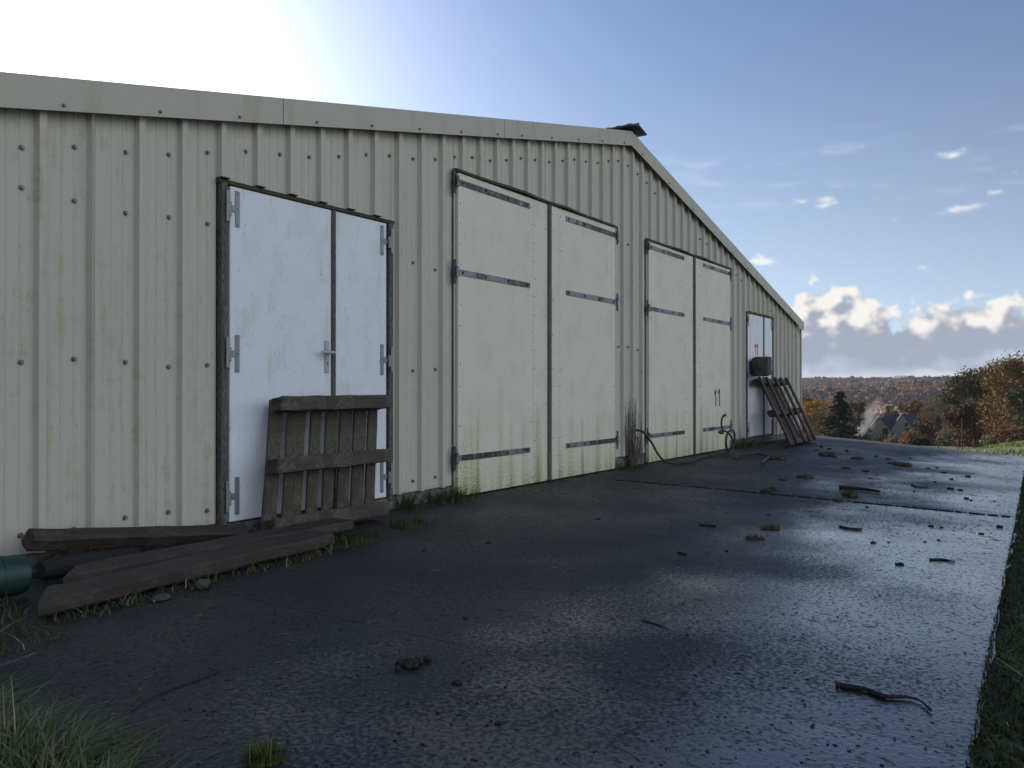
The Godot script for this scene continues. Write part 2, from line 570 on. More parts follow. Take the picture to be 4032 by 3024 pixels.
# ------------------------------------------------------------------ ground heights
func slab_edge(x: float) -> float:
	return 4.11 - 0.0235 * x

func slab_y(x: float, z: float) -> float:
	var e := curve([2.5, 7.5, 15.5, 18.0], [-0.0, -0.085, -0.19, -0.2], x)
	return e * pow(clampf(z / 4.0, 0.0, 1.3), 1.3) - 0.02 * sm(14.0, 17.0, x)

func far_end(z: float) -> float:
	return 16.92 - 0.42 * z

func valley(x: float, z: float) -> float:
	var b := curve([16, 21, 52, 104, 170, 230, 300, 380, 430, 500, 620, 720, 820, 950, 1100, 1300, 1450, 1800], [-0.15, -1.1, -2.5, -4.7, -8.0, -15, -24, -32, -33, -28, -17, -13, -13, -11, -5, 3, 6, 4], x)
	b = lerpf(b, -0.95 - 0.043 * (x - 16), 1.0 if x > 21 and x < 140 else 0.0)
	b -= 0.07 * clampf(-z - 2.0, 0.0, 22.0) * (1.0 - sm(170, 300, x)) * sm(20, 60, x)
	b -= 1.0 * sm(1.2, -4.5, z) * sm(22, 34, x) * (1.0 - sm(130, 200, x))
	b += 11.0 * exp(-pow((x - 930.0) / 260.0, 2)) * sm(-190, -60, z)
	return b

func ground_y(x: float, z: float) -> float:
	var near := slab_y(x, z) - 0.10
	if x < 1.4:
		near = lerpf(-0.10, -0.02, sm(1.4, 1.1, x))
	var e := slab_edge(clampf(x, 1, 16))
	if z > e:
		near = slab_y(x, e) - 0.012
		near -= 0.85 * sm(e + 0.13, e + 1.0, z)
	elif z > e - 0.06:
		near = slab_y(x, e) - 0.03
	if x > 15.0:
		var start := far_end(clampf(z, 0.0, 4.0))
		return lerpf(minf(near, slab_y(start, clampf(z, 0, 4)) - 0.05), valley(x, z), sm(start, start + 6.0, x))
	return near

# ------------------------------------------------------------------ start
func _ready() -> void:
	var cam := Camera3D.new()
	cam.name = "camera"
	add_child(cam)
	cam.position = Vector3(0, 0.915, 4.25)
	cam.rotation = Vector3(deg_to_rad(0.27), deg_to_rad(-56.2), 0)
	cam.fov = 49.75
	cam.near = 0.05
	cam.far = 5000.0
	cam.current = true
	var env := Environment.new()
	env.background_mode = Environment.BG_SKY
	env.sky = Sky.new()
	var pano := PanoramaSkyMaterial.new()
	pano.panorama = sky()
	env.sky.sky_material = pano
	env.tonemap_mode = Environment.TONE_MAPPER_LINEAR
	env.tonemap_exposure = 1.6
	env.sdfgi_enabled = true
	env.ssao_enabled = true
	env.ssil_enabled = true
	env.fog_enabled = true
	env.fog_density = 0.00013
	env.fog_light_color = Color(0.74, 0.80, 0.90)
	env.volumetric_fog_enabled = true
	env.volumetric_fog_density = 0.0
	var we := WorldEnvironment.new()
	we.name = "environment"
	we.environment = env
	add_child(we)
	var sun := DirectionalLight3D.new()
	sun.name = "sun"
	add_child(sun)
	sun.look_at_from_position(SUN_DIR * 50.0, Vector3.ZERO)
	sun.light_energy = 1.55
	sun.light_color = Color(1.0, 0.93, 0.82)
	sun.light_angular_distance = 0.5
	sun.shadow_enabled = true
	materials()
	setting()
	shed()
	yard()
	plants()
	distance()

# ------------------------------------------------------------------ ground, apron
func setting() -> void:
	var xs := [-90.0, -50.0, -25.0, -12.0, -6.0, -3.0, -1.0, 0.0, 0.5, 0.9, 1.15, 1.4]
	for i in range(2, 15): xs.append(float(i))
	for i in 24: xs.append(14.3 + i * 0.4)
	xs.append_array([25, 27, 30, 34, 38, 43, 48, 54, 60, 68, 76, 85, 95, 104, 115, 127, 140, 155, 170, 190, 210, 230, 255, 280, 310, 345, 380, 405, 430, 465, 500, 540, 580, 620, 670, 720, 770, 820, 885, 950, 1020, 1100, 1200, 1300, 1380, 1450, 1600, 1800, 2200])
	var zs := [-900.0, -700.0, -560.0, -460.0, -380.0, -310.0, -250.0, -200.0, -160.0, -130.0, -105.0, -85.0, -68.0, -54.0, -42.0, -33.0, -27.0, -24.0, -21.0, -18.0, -14.0, -11.0, -8.0, -6.0, -4.0, -2.0, -0.6]
	for i in 9: zs.append(i * 0.42)
	zs.append_array([3.6, 3.7, 3.8, 3.9, 3.98, 4.06, 4.14, 4.22, 4.32, 4.45, 4.6, 4.8, 5.1, 5.6, 6.5, 8.0, 11.0, 16.0, 24.0, 36.0, 55.0, 90.0, 150.0, 260.0, 420.0, 700.0])
	var ns := FastNoiseLite.new()
	ns.seed = 3
	ns.frequency = 0.05
	var pts := []
	for x in xs:
		var row := []
		for z in zs:
			var y := ground_y(x, z)
			if x > 24: y += ns.get_noise_2d(x, z) * minf(0.8, (x - 24) * 0.02)
			row.append(Vector3(x, y, z))
		pts.append(row)
	var mb := MB.new()
	mb.grid(pts)
	tag(put("ground", mb.done(), M.grass_ground), "rough grassy ground round the apron falling away into the valley", "ground", "", "structure")
	# apron of three cast slabs
	var apron := Node3D.new()
	apron.name = "apron"
	add_child(apron)
	tag(apron, "dark wet concrete apron along the front of the shed", "apron", "", "structure")
	var joints := [1.12, 2.357, 7.49, 17.2]
	for k in 3:
		var m := MB.new()
		m.flat_uv = true
		m.us = Vector2(1 / 8.0, 1 / 4.2)
		m.uo = Vector2([0.85, 0.85, 0.0][k], 0.0)
		var r := rnd(100 + k)
		var x0: float = joints[k] + [0.0, 0.0015, 0.006][k]
		var x1: float = joints[k + 1] - [0.0015, 0.006, 0.0][k]
		var nx := maxi(12, int((x1 - x0) / 0.16))
		var grid := []
		for i in nx + 1:
			var row := []
			for j in 27:
				var t := j / 26.0
				var x := lerpf(x0, x1, float(i) / nx)
				var z := lerpf(0.0, slab_edge(x), t)
				if j == 26: z += r.randf_range(-0.012, 0.016)
				if k == 2: x = lerpf(x0, far_end(z), float(i) / nx)
				if k == 0 and i == 0: x += 0.10 * sm(1.6, 0.3, z) + r.randf_range(-0.02, 0.02)
				var y := slab_y(x, z)
				if (k > 0 and i == 0) or (k < 2 and i == nx):
					y -= 0.0015 if (k == 0 or (k == 1 and i == 0)) else 0.012
				if k == 1: y += 0.004 * sm(7.2, 7.49, x)
				row.append(Vector3(x, y, z))
			grid.append(row)
		m.grid(grid)
		var down := Vector3(0, -0.16, 0)
		for i in nx:
			m.quad(grid[i][26], grid[i + 1][26], grid[i + 1][26] + down, grid[i][26] + down, Vector3(0, 0, 1))
		for j in 26:
			m.quad(grid[0][j], grid[0][j + 1], grid[0][j + 1] + down, grid[0][j] + down, Vector3(-1, 0, 0))
			m.quad(grid[nx][j], grid[nx][j + 1], grid[nx][j + 1] + down, grid[nx][j] + down, Vector3(1, 0, 0))
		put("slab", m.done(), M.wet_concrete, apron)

# ------------------------------------------------------------------ the shed
func roof_y(x: float) -> float:
	return 3.88 - (0.217 * (8.71 - x) if x < 8.71 else 0.2272 * (x - 8.71))

func ribs() -> Array:
	var r := []
	var x := 1.87
	while x < 16.1:
		r.append(x)
		x += 0.2655 if x < 5.5 else 0.2535
	return r

func shed() -> void:
	var s := thing("metal_shed", "long low cream metal shed with four pairs of doors in its gable wall", "shed")
	# inner wall, sides and roof that close the building
	var mb := MB.new()
	var ring := [Vector2(1.62, 0.0), Vector2(16.28, 0.0), Vector2(16.28, 2.1), Vector2(8.71, 3.80), Vector2(1.62, 2.27)]
	var mid := Vector3(8.7, 1.5, 0)
	for zz in [-0.02, -0.12]:
		for k in range(1, 4):
			mb.tri(Vector3(ring[0].x, ring[0].y, zz), Vector3(ring[k].x, ring[k].y, zz), Vector3(ring[k + 1].x, ring[k + 1].y, zz), Vector3(0, 0, 1 if zz > -0.05 else -1))
	put("wall", mb.done(), M.roof_sheet, s)
	for e in [[1.64, 2.24], [16.26, 2.06]]:
		mb = MB.new()
		mb.bx(Vector3(e[0] - 0.02, -0.1, -24.0), Vector3(e[0] + 0.02, e[1], -0.125))
		put("side_wall", mb.done(), M.cladding, s)
	mb = MB.new()
	for k in range(1, 4):
		mb.tri(Vector3(ring[0].x, ring[0].y, -23.9), Vector3(ring[k].x, ring[k].y, -23.9), Vector3(ring[k + 1].x, ring[k + 1].y, -23.9), Vector3(0, 0, -1))
	put("back_wall", mb.done(), M.cladding, s)
	for e in [[1.38, 8.71], [8.71, 16.26]]:
		mb = MB.new()
		var a := Vector3(e[0], roof_y(e[0]) - 0.005, 0)
		var b := Vector3(e[1], roof_y(e[1]) - 0.005, 0)
		var nrm := Vector3(-(b.y - a.y), b.x - a.x, 0).normalized()
		var len := a.distance_to(b)
		# corrugated roof sheets as a profile run back from the gable
		var n := int(len / 0.09)
		var rowf := []
		var rowb := []
		for i in n + 1:
			var p := a.lerp(b, float(i) / n) + nrm * (0.0 if i % 2 == 0 else -0.03)
			rowf.append(p + Vector3(0, 0, 0.078))
			rowb.append(p + Vector3(0, 0, -24.1))
		for i in n:
			mb.quad(rowf[i], rowf[i + 1], rowb[i + 1], rowb[i], nrm)
		var lo := nrm * -0.05
		mb.quad(a + lo + Vector3(0, 0, 0.0), b + lo + Vector3(0, 0, 0.0), b + lo + Vector3(0, 0, -24.1), a + lo + Vector3(0, 0, -24.1), -nrm)
		put("roof", mb.done(), M.roof_sheet, s)
	# cladding sheets: [x0, x1, bottom]
	var cuts := [[1.62, 2.40, 0.10], [2.40, 3.14, 0.10], [3.14, 4.70, 2.185], [4.70, 5.47, 0.105], [5.47, 6.93, 2.745], [6.93, 8.38, 2.745], [8.38, 9.26, 0.13],
		[9.26, 10.70, 2.73], [10.70, 12.19, 2.73], [12.19, 12.97, 0.12], [12.97, 14.47, 2.145], [14.47, 15.4, 0.10], [15.4, 16.29, 0.10]]
	var rb := ribs()
	var bm := bolt_mesh()
	for c in cuts:
		var x0: float = c[0]
		var x1: float = c[1]
		var prof := [[x0, 0.0]]
		for x in rb:
			for q in [[x - 0.048, 0.0], [x - 0.037, 0.036], [x, 0.036], [x + 0.012, 0.0], [x + 0.083, 0.0], [x + 0.086, 0.003], [x + 0.094, 0.003], [x + 0.097, 0.0], [x + 0.147, 0.0], [x + 0.150, 0.003], [x + 0.158, 0.003], [x + 0.161, 0.0]]:
				if q[0] > x0 + 0.004 and q[0] < x1 - 0.004: prof.append(q)
		prof.append([x1, 0.0])
		mb = MB.new()
		mb.us = Vector2(1 / 8.0, 1 / 4.0)
		mb.uo = Vector2(0, 1.0)
		for i in prof.size() - 1:
			var p: Array = prof[i]
			var q: Array = prof[i + 1]
			var zl := 0.0008 if i == 0 else 0.0
			var pa := Vector3(p[0], c[2], p[1] + zl)
			var qa := Vector3(q[0], c[2], q[1])
			var pb := Vector3(p[0], roof_y(p[0]) - 0.06, p[1] + zl)
			var qb := Vector3(q[0], roof_y(q[0]) - 0.06, q[1])
			var nn := Vector3(-(q[1] - p[1]), 0, q[0] - p[0])
			mb.quad(pa, qa, qb, pb, nn)
		# lapped edge of the sheet
		mb.bx(Vector3(x1 - 0.002, c[2], 0.0006), Vector3(x1 + 0.003, roof_y(x1) - 0.06, 0.004), 0.0004)
		var sheet := put("cladding_sheet", mb.done(), M.cladding, s)
		# roofing bolts in rows
		for x in rb:
			var bxp: float = x - 0.105
			if bxp < x0 or bxp > x1: continue
			var ys := [roof_y(bxp) - 0.345]
			if c[2] < 1.0:
				if x < 9.0: ys.append(1.88 if x < 5.6 else 2.58)
				if x < 5.6: ys.append_array([1.05, 0.20])
				elif x < 9.4: ys.append_array([1.38, 0.32])
			for y in ys:
				if x > 9.4 and int(x * 10) % 3 != 0: continue
				put("bolt", bm, M.bolt, sheet, Transform3D(Basis(Vector3(0, 0, 1), x * 7.0), Vector3(bxp + 0.008 * sin(x * 31.0), y + 0.015 * sin(x * 17.0 + y * 5.0), 0.0)))
	# corner flashing at the far end
	mb = MB.new()
	mb.bx(Vector3(16.285, 0.10, -0.1), Vector3(16.31, roof_y(16.29) - 0.1, 0.03), 0.003)
	put("corner_trim", mb.done(), M.trim, s)
	# plinth pieces under the sheets
	for c in cuts:
		if c[2] < 1.0 or c[0] == 3.14 or c[0] == 12.97:
			mb = MB.new()
			mb.bx(Vector3(c[0] + 0.003, -0.12, -0.1), Vector3(c[1] - 0.003, (c[2] if c[2] < 1.0 else 0.10) - 0.012, -0.006 + (0.03 if c[2] > 1.0 else 0.0)), 0.006)
			put("plinth", mb.done(), M.plinth, s)
	# bargeboards
	for e in [[1.38, 3.585], [3.591, 6.10], [6.106, 8.71], [8.71, 12.6], [12.604, 16.26]]:
		bargeboard(s, e[0], e[1], bm)
	ridge(s)
	white_doors(s, 3.15, 4.69, 4.06, 0.07, 2.17, 1.0)
	white_doors(s, 12.98, 14.45, 13.87, 0.10, 2.13, 2.0)
	tall_doors(s, 5.475, 6.905, 6.965, 8.365, 2.71, 5.475, 1.0)
	tall_doors(s, 9.27, 10.70, 10.765, 12.17, 2.695, 12.25, -1.0)
	numbers(s)

func bolt_mesh() -> ArrayMesh:
	var mb := MB.new()
	mb.tube([Vector3(0, 0, 0), Vector3(0, 0, 0.005)], [0.0145, 0.0145], 10)
	mb.tube([Vector3(0, 0, 0.005), Vector3(0, 0, 0.018)], [0.0105, 0.0095], 6)
	return mb.done()

func bargeboard(s: Node3D, x0: float, x1: float, bm: ArrayMesh) -> void:
	var mb := MB.new()
	mb.us = Vector2(0.5, 0.5)
	var h := 0.165
	var ps := []
	for x in [x0, x1]:
		var y := roof_y(x)
		ps.append([Vector3(x, y - h, 0.086), Vector3(x, y, 0.086), Vector3(x, y + 0.004, 0.082), Vector3(x, y + 0.004, -0.10), Vector3(x, y - h, 0.080), Vector3(x, y - 0.004, 0.080)])
	var a: Array = ps[0]
	var b: Array = ps[1]
	mb.quad(a[0], b[0], b[1], a[1], Vector3(0, 0, 1))
	mb.quad(a[1], b[1], b[2], a[2], Vector3(0, 1, 1))
	mb.quad(a[2], b[2], b[3], a[3], Vector3.UP)
	mb.quad(a[4], b[4], b[5], a[5], Vector3(0, 0, -1))
	mb.quad(a[0], b[0], b[4], a[4], Vector3.DOWN)
	for k in [0, 1]:
		var e: Array = ps[k]
		mb.quad(e[0], e[1], e[5], e[4], Vector3(-1 if k == 0 else 1, 0, 0))
	var o := put("bargeboard", mb.done(), M.trim, s)
	var x := x0 + 0.28
	while x < x1 - 0.1:
		put("screw", bm, M.bolt, o, Transform3D(Basis().scaled(Vector3(0.7, 0.7, 0.7)), Vector3(x, roof_y(x) - h + 0.028, 0.0865)))
		x += 0.53 if x < 8.7 else 0.8

func ridge(s: Node3D) -> void:
	# folded ridge piece poking out past the gable, grown over with moss
	var mb := MB.new()
	var top := Vector3(8.72, 3.945, 0)
	for sx in [-1.0, 1.0]:
		var dir := Vector3(sx, -0.27, 0).normalized()
		var b := Basis(dir, Vector3(-dir.y * sx, dir.x * sx, 0), Vector3(0, 0, 1))
		mb.box(Transform3D(b, top + dir * 0.115 + Vector3(0, 0, -11.93)), Vector3(0.235, 0.020, 24.2), 0.004)
	mb.tube([top + Vector3(0, 0, 0.168), top + Vector3(0, 0, -24.0)], [0.022, 0.022], 10)
	var o := put("ridge_cap", mb.done(), M.plinth, s)
	mb = MB.new()
	var r := rnd(61)
	for i in 34:
		var t := r.randf()
		var sx := -1.0 if r.randf() < 0.75 else 1.0
		var p := top + Vector3(sx * t * 0.21, -0.27 * t * 0.21 + 0.012, r.randf_range(-0.5, 0.15))
		mb.blob(p, Vector3(0.022, 0.009, 0.022) * r.randf_range(0.6, 1.4), 0.4, i, 4, 6)
	put("moss", mb.done(), M.moss_lip, o)

func white_doors(s: Node3D, x0: float, x1: float, xm: float, y0: float, y1: float, sd: float) -> void:
	# timber frame
	var rot := Basis(Vector3(0, 1, 0), Vector3(-1, 0, 0), Vector3(0, 0, 1))
	var mb := MB.new()
	var r := rnd(int(sd * 77))
	mb.bx(Vector3(0, -0.023, -0.05), Vector3(y1 - y0, 0.023, 0.040), 0.004)
	var jm := mb.done()
	put("door_frame", jm, M.frame_wood, s, Transform3D(rot, Vector3(x0 + 0.03, y0, 0)))
	put("door_frame", jm, M.frame_wood, s, Transform3D(rot, Vector3(x1 - 0.028, y0, 0)))
	mb = MB.new()
	mb.bx(Vector3(0, -0.02, -0.05), Vector3(x1 - x0 + 0.02, 0.006, 0.040), 0.004)
	put("door_head", mb.done(), M.moss_lip, s, Transform3D(Basis(), Vector3(x0 - 0.01, y1 - 0.002, 0)))
	# bent flashing tabs over the head
	for x in ribs():
		if x > x0 and x < x1:
			mb = MB.new()
			mb.bx(Vector3(x - 0.05, y1 + 0.006, 0.0), Vector3(x + 0.012, y1 + 0.014, 0.055), 0.002)
			put("flashing", mb.done(), M.moss_lip, s)
	var yb := y0 + 0.03
	for k in 2:
		var a := x0 + 0.075 if k == 0 else xm + 0.03
		var b := xm if k == 0 else x1 - 0.072
		mb = MB.new()
		mb.us = Vector2(0.62, 0.46)
		mb.uo = Vector2(-a * 0.62 + (0.05 if k == 0 else 0.70) + sd * 0.37, 0.97)
		mb.bx(Vector3(a, yb, 0.0), Vector3(b, y1 - 0.026, 0.030), 0.004)
		var d := put("door_leaf", mb.done(), M.white_paint, s)
		for hy in [[1.90, 2.12], [1.01, 1.24], [0.14, 0.37]]:
			strap_hinge(d, a if k == 0 else b, hy[0], hy[1], 1.0 if k == 0 else -1.0)
		if k == 0:
			handle(d, xm - 0.045, 1.02, 1.24)
	mb = MB.new()
	mb.bx(Vector3(0, -0.017, 0.002), Vector3(y1 - y0 - 0.05, 0.017, 0.046), 0.006)
	put("cover_strip", mb.done(), M.frame_wood, s, Transform3D(rot, Vector3(xm + 0.016, y0 + 0.025, 0)))

func strap_hinge(d: Node3D, x: float, y0: float, y1: float, dir: float) -> void:
	var mb := MB.new()
	var ym := (y0 + y1) / 2
	mb.bx(Vector3(x + dir * 0.035, y0, 0.030), Vector3(x + dir * 0.068, y1, 0.037), 0.002)
	mb.bx(Vector3(x - dir * 0.012, ym - 0.022, 0.0305), Vector3(x + dir * 0.036, ym + 0.018, 0.0365), 0.002)
	mb.tube([Vector3(x - dir * 0.016, ym - 0.05, 0.046), Vector3(x - dir * 0.016, ym + 0.035, 0.046)], [0.013, 0.013], 10)
	mb.bx(Vector3(x - dir * 0.045, ym - 0.09, 0.0525), Vector3(x - dir * 0.024, ym + 0.10, 0.0575), 0.002)
	for y in [y0 + 0.018, ym, y1 - 0.018]:
		mb.tube([Vector3(x + dir * 0.051, y, 0.037), Vector3(x + dir * 0.051, y, 0.041)], [0.007, 0.006], 8)
	put("hinge", mb.done(), M.zinc, d)

func handle(d: Node3D, x: float, y0: float, y1: float) -> void:
	var mb := MB.new()
	mb.bx(Vector3(x - 0.02, y0, 0.0305), Vector3(x + 0.02, y1, 0.041), 0.005)
	mb.tube([Vector3(x, y0 + 0.137, 0.04), Vector3(x, y0 + 0.137, 0.085)], [0.011, 0.011], 10)
	mb.tube([Vector3(x + 0.022, y0 + 0.137, 0.085), Vector3(x - 0.02, y0 + 0.137, 0.087), Vector3(x - 0.075, y0 + 0.137, 0.085), Vector3(x - 0.088, y0 + 0.136, 0.082)], [0.011, 0.0115, 0.012, 0.008], 10)
	put("handle", mb.done(), M.plastic_grey, d)
	mb = MB.new()
	mb.bx(Vector3(x - 0.004, y0 + 0.05, 0.0405), Vector3(x + 0.004, y0 + 0.075, 0.0425), 0.001)
	put("keyhole", mb.done(), M.black_paint, d)

func tall_doors(s: Node3D, xa: float, xb: float, xc: float, xd: float, y1: float, u0: float, flip: float) -> void:
	var rot := Basis(Vector3(0, 1, 0), Vector3(-1, 0, 0), Vector3(0, 0, 1))
	var mb: MB
	var ys := [2.63, 1.88, 0.33]
	var sm_b := MB.new()
	sm_b.tube([Vector3.ZERO, Vector3(0, 0, 0.008)], [0.013, 0.010], 8)
	var sb := sm_b.done()
	for k in 2:
		var x0 := xa if k == 0 else xc
		var x1 := xb if k == 0 else xd
		var seam := xb - 0.26 if k == 0 else xc + 0.17
		mb = MB.new()
		mb.us = Vector2(flip / 3.05, 1 / 2.78)
		mb.uo = Vector2(-u0 * flip / 3.05, 1.0)
		# two boards of the leaf with an open joint, on a core that shows at the edges
		mb.bx(Vector3(x0, 0.012, 0.012), Vector3(seam - 0.002, y1, 0.045), 0.003)
		mb.bx(Vector3(seam + 0.002, 0.012, 0.012), Vector3(x1, y1, 0.044), 0.003)
		mb.bx(Vector3(x0 - 0.012, 0.02, -0.01), Vector3(x1, y1 - 0.01, 0.0115), 0.002)
		var d := put("door_leaf", mb.done(), M.cream_paint, s)
		mb = MB.new()
		var r := rnd(int(u0 * 10) + k)
		var inner := seam + (-0.02 if k == 0 else 0.02)
		var y := 0.08
		while y < y1 - 0.05:
			for x in [x0 + 0.035, inner, seam + (0.03 if k == 0 else -0.03), x1 - 0.03]:
				if r.randf() < 0.72:
					mb.tube([Vector3(x + r.randf_range(-0.006, 0.006), y + r.randf_range(-0.01, 0.01), 0.0445), Vector3(x, y, 0.0465)], [0.0045, 0.004], 6)
			y += 0.17
		for i in 9:
			if r.randf() < 0.8:
				var x := lerpf(x0 + 0.08, x1 - 0.1, i / 8.0)
				mb.tube([Vector3(x, 1.08, 0.0445), Vector3(x, 1.08, 0.0465)], [0.0045, 0.004], 6)
		tag(put("nail_heads", mb.done(), M.nail, d), "", "", "", "stuff")
		for yy in ys:
			mb = MB.new()
			var h0 := x0 - 0.015 if k == 0 else x1 + 0.015
			var dir := 1.0 if k == 0 else -1.0
			var b0 := h0
			var b1 := h0 + dir * 1.12
			mb.bx(Vector3(b0, yy - 0.025, 0.0455), Vector3(b1, yy + 0.025, 0.0525), 0.002)
			mb.tube([Vector3(h0 - dir * 0.012, yy - 0.045, 0.056), Vector3(h0 - dir * 0.012, yy + 0.045, 0.056)], [0.017, 0.017], 10)
			var st := put("hinge_strap", mb.done(), M.steel, d)
			mb = MB.new()
			mb.bx(Vector3(h0 - dir * 0.052, yy - 0.10, 0.0415), Vector3(h0 - dir * 0.018, yy + 0.10, 0.0495), 0.002)
			put("hinge_plate", mb.done(), M.dark_steel, d)
			for q in [0.07, 0.40, 0.74, 1.07]:
				put("bolt", sb, M.dark_steel, d, Transform3D(Basis(), Vector3(h0 + dir * q, yy, 0.0527)))
	mb = MB.new()
	mb.bx(Vector3(0, -0.029, 0.0), Vector3(y1 - 0.01, 0.029, 0.062), 0.008)
	put("cover_strip", mb.done(), M.frame_wood, s, Transform3D(rot, Vector3((xb + xc) / 2, 0.012, 0)))
	# dark strips paint in the shaded gap down each side of the doors
	for x in [xa - 0.024, xd + 0.024]:
		mb = MB.new()
		mb.bx(Vector3(0, -0.007, -0.02), Vector3(y1 - 0.01, 0.007, 0.014), 0.002)
		put("dark_gap_strip", mb.done(), M.frame_wood, s, Transform3D(rot, Vector3(x, 0.012, 0)))
	# drip flashing above, dented and mossy
	mb = MB.new()
	var r := rnd(int(u0 * 13))
	var pts := []
	var n := 28
	for i in n + 1:
		var t := float(i) / n
		var dent := 0.02 * exp(-pow((t - 0.33) * 9, 2)) + 0.018 * exp(-pow((t - 0.62) * 12, 2)) + r.randf_range(-0.003, 0.003)
		var x := lerpf(xa - 0.03, xd + 0.03, t)
		pts.append([Vector3(x, y1 + 0.034, 0.012), Vector3(x, y1 + 0.030 + dent * 0.4, 0.05 + dent), Vector3(x, y1 + 0.004 + dent * 0.5, 0.058 + dent), Vector3(x, y1 + 0.006 + dent * 0.5, 0.03)])
	for i in n:
		for k in 4:
			mb.quad(pts[i][k], pts[i + 1][k], pts[i + 1][(k + 1) % 4], pts[i][(k + 1) % 4], [Vector3.UP, Vector3(0, 0.3, 1), Vector3.DOWN, Vector3(0, 0, -1)][k])
	put("drip_flashing", mb.done(), M.moss_lip, s)

func numbers(s: Node3D) -> void:
	# two hand painted elevens
	for e in [[11.57, 0.645, 0.24, 0.0455, M.black_paint, 0.155, 0.032, "black number eleven painted on the door"], [13.46, 1.45, 0.175, 0.0305, M.red_paint, 0.105, 0.034, "red number eleven painted on the door"]]:
		var mb := MB.new()
		for k in 2:
			var x: float = e[0] + k * e[5]
			var h: float = e[2] * (1.0 if k == 0 else 1.05)
			var w: float = e[6]
			var z: float = e[3]
			for q in [[Vector2(x, e[1]), Vector2(x - 0.004, e[1] + h), w], [Vector2(x - 0.004, e[1] + h), Vector2(x - w * 2.2, e[1] + h * 0.74), w * 0.8]]:
				var a: Vector2 = q[0]
				var b: Vector2 = q[1]
				var d := (b - a).normalized()
				mb.box(Transform3D(Basis(Vector3(d.x, d.y, 0), Vector3(-d.y, d.x, 0), Vector3(0, 0, 1)), Vector3((a.x + b.x) / 2, (a.y + b.y) / 2, z)), Vector3(a.distance_to(b), q[2], 0.002), 0.0004)
		tag(put("painted_number", mb.done(), e[4], s), e[7])

# ------------------------------------------------------------------ things in the yard
func yard() -> void:
	near_pallet()
	far_pallet()
	planks()
	# hose from the wall to a coil
	var h := [Vector3(8.86, 0.42, 0.06), Vector3(8.93, 0.40, 0.12), Vector3(9.0, 0.27, 0.2), Vector3(9.04, 0.14, 0.26), Vector3(9.1, 0.05, 0.33), Vector3(9.25, 0.02, 0.40), Vector3(9.5, 0.018, 0.47), Vector3(9.8, 0.018, 0.42), Vector3(10.2, 0.018, 0.33), Vector3(10.6, 0.02, 0.36), Vector3(10.85, 0.05, 0.46)]
	for k in 26:
		var t := k / 25.0
		var a := -1.4 + TAU * 1.55 * t
		h.append(Vector3(10.98 + 0.30 * cos(a) * (1.0 - 0.25 * t) + 0.10 * t, 0.19 + 0.16 * sin(a) * (1.0 - 0.15 * t), 0.42 + 0.08 * sin(a * 0.5) - 0.05 * t))
	h.append_array([Vector3(10.98, 0.30, 0.36), Vector3(11.0, 0.42, 0.33), Vector3(11.06, 0.50, 0.32), Vector3(11.16, 0.53, 0.31)])
	var mb := MB.new()
	var path := smooth(h, 4)
	var rad := []
	for i in path.size(): rad.append(0.0135)
	mb.tube(path, rad, 8)
	var hose := thing("rubber_hose", "black rubber hose running from the wall to a loose coil before the second tall doors", "hose")
	put("pipe", mb.done(), M.rubber, hose)
	mb = MB.new()
	mb.tube([Vector3(11.13, 0.522, 0.31), Vector3(11.21, 0.54, 0.31)], [0.019, 0.02], 8)
	put("nozzle", mb.done(), M.dark_steel, hose)
	# second length of hose lying beyond the coil
	mb = MB.new()
	path = smooth([Vector3(10.4, 0.016, 0.72), Vector3(10.9, 0.016, 0.62), Vector3(11.2, 0.017, 0.78), Vector3(10.9, 0.016, 1.0), Vector3(10.3, 0.014, 1.12), Vector3(9.95, 0.012, 1.2)], 5)
	rad = []
	for i in path.size(): rad.append(0.013)
	mb.tube(path, rad, 8)
	tag(put("rubber_hose", mb.done(), M.rubber), "loose end of black hose lying flat on the concrete beside the coil", "hose")
	debris()

func smooth(p: Array, k: int) -> Array:
	var o := []
	for i in p.size() - 1:
		var a: Vector3 = p[maxi(i - 1, 0)]
		var d: Vector3 = p[mini(i + 2, p.size() - 1)]
		for j in k:
			o.append(p[i].cubic_interpolate(p[i + 1], a, d, float(j) / k))
	o.append(p[-1])
	return o

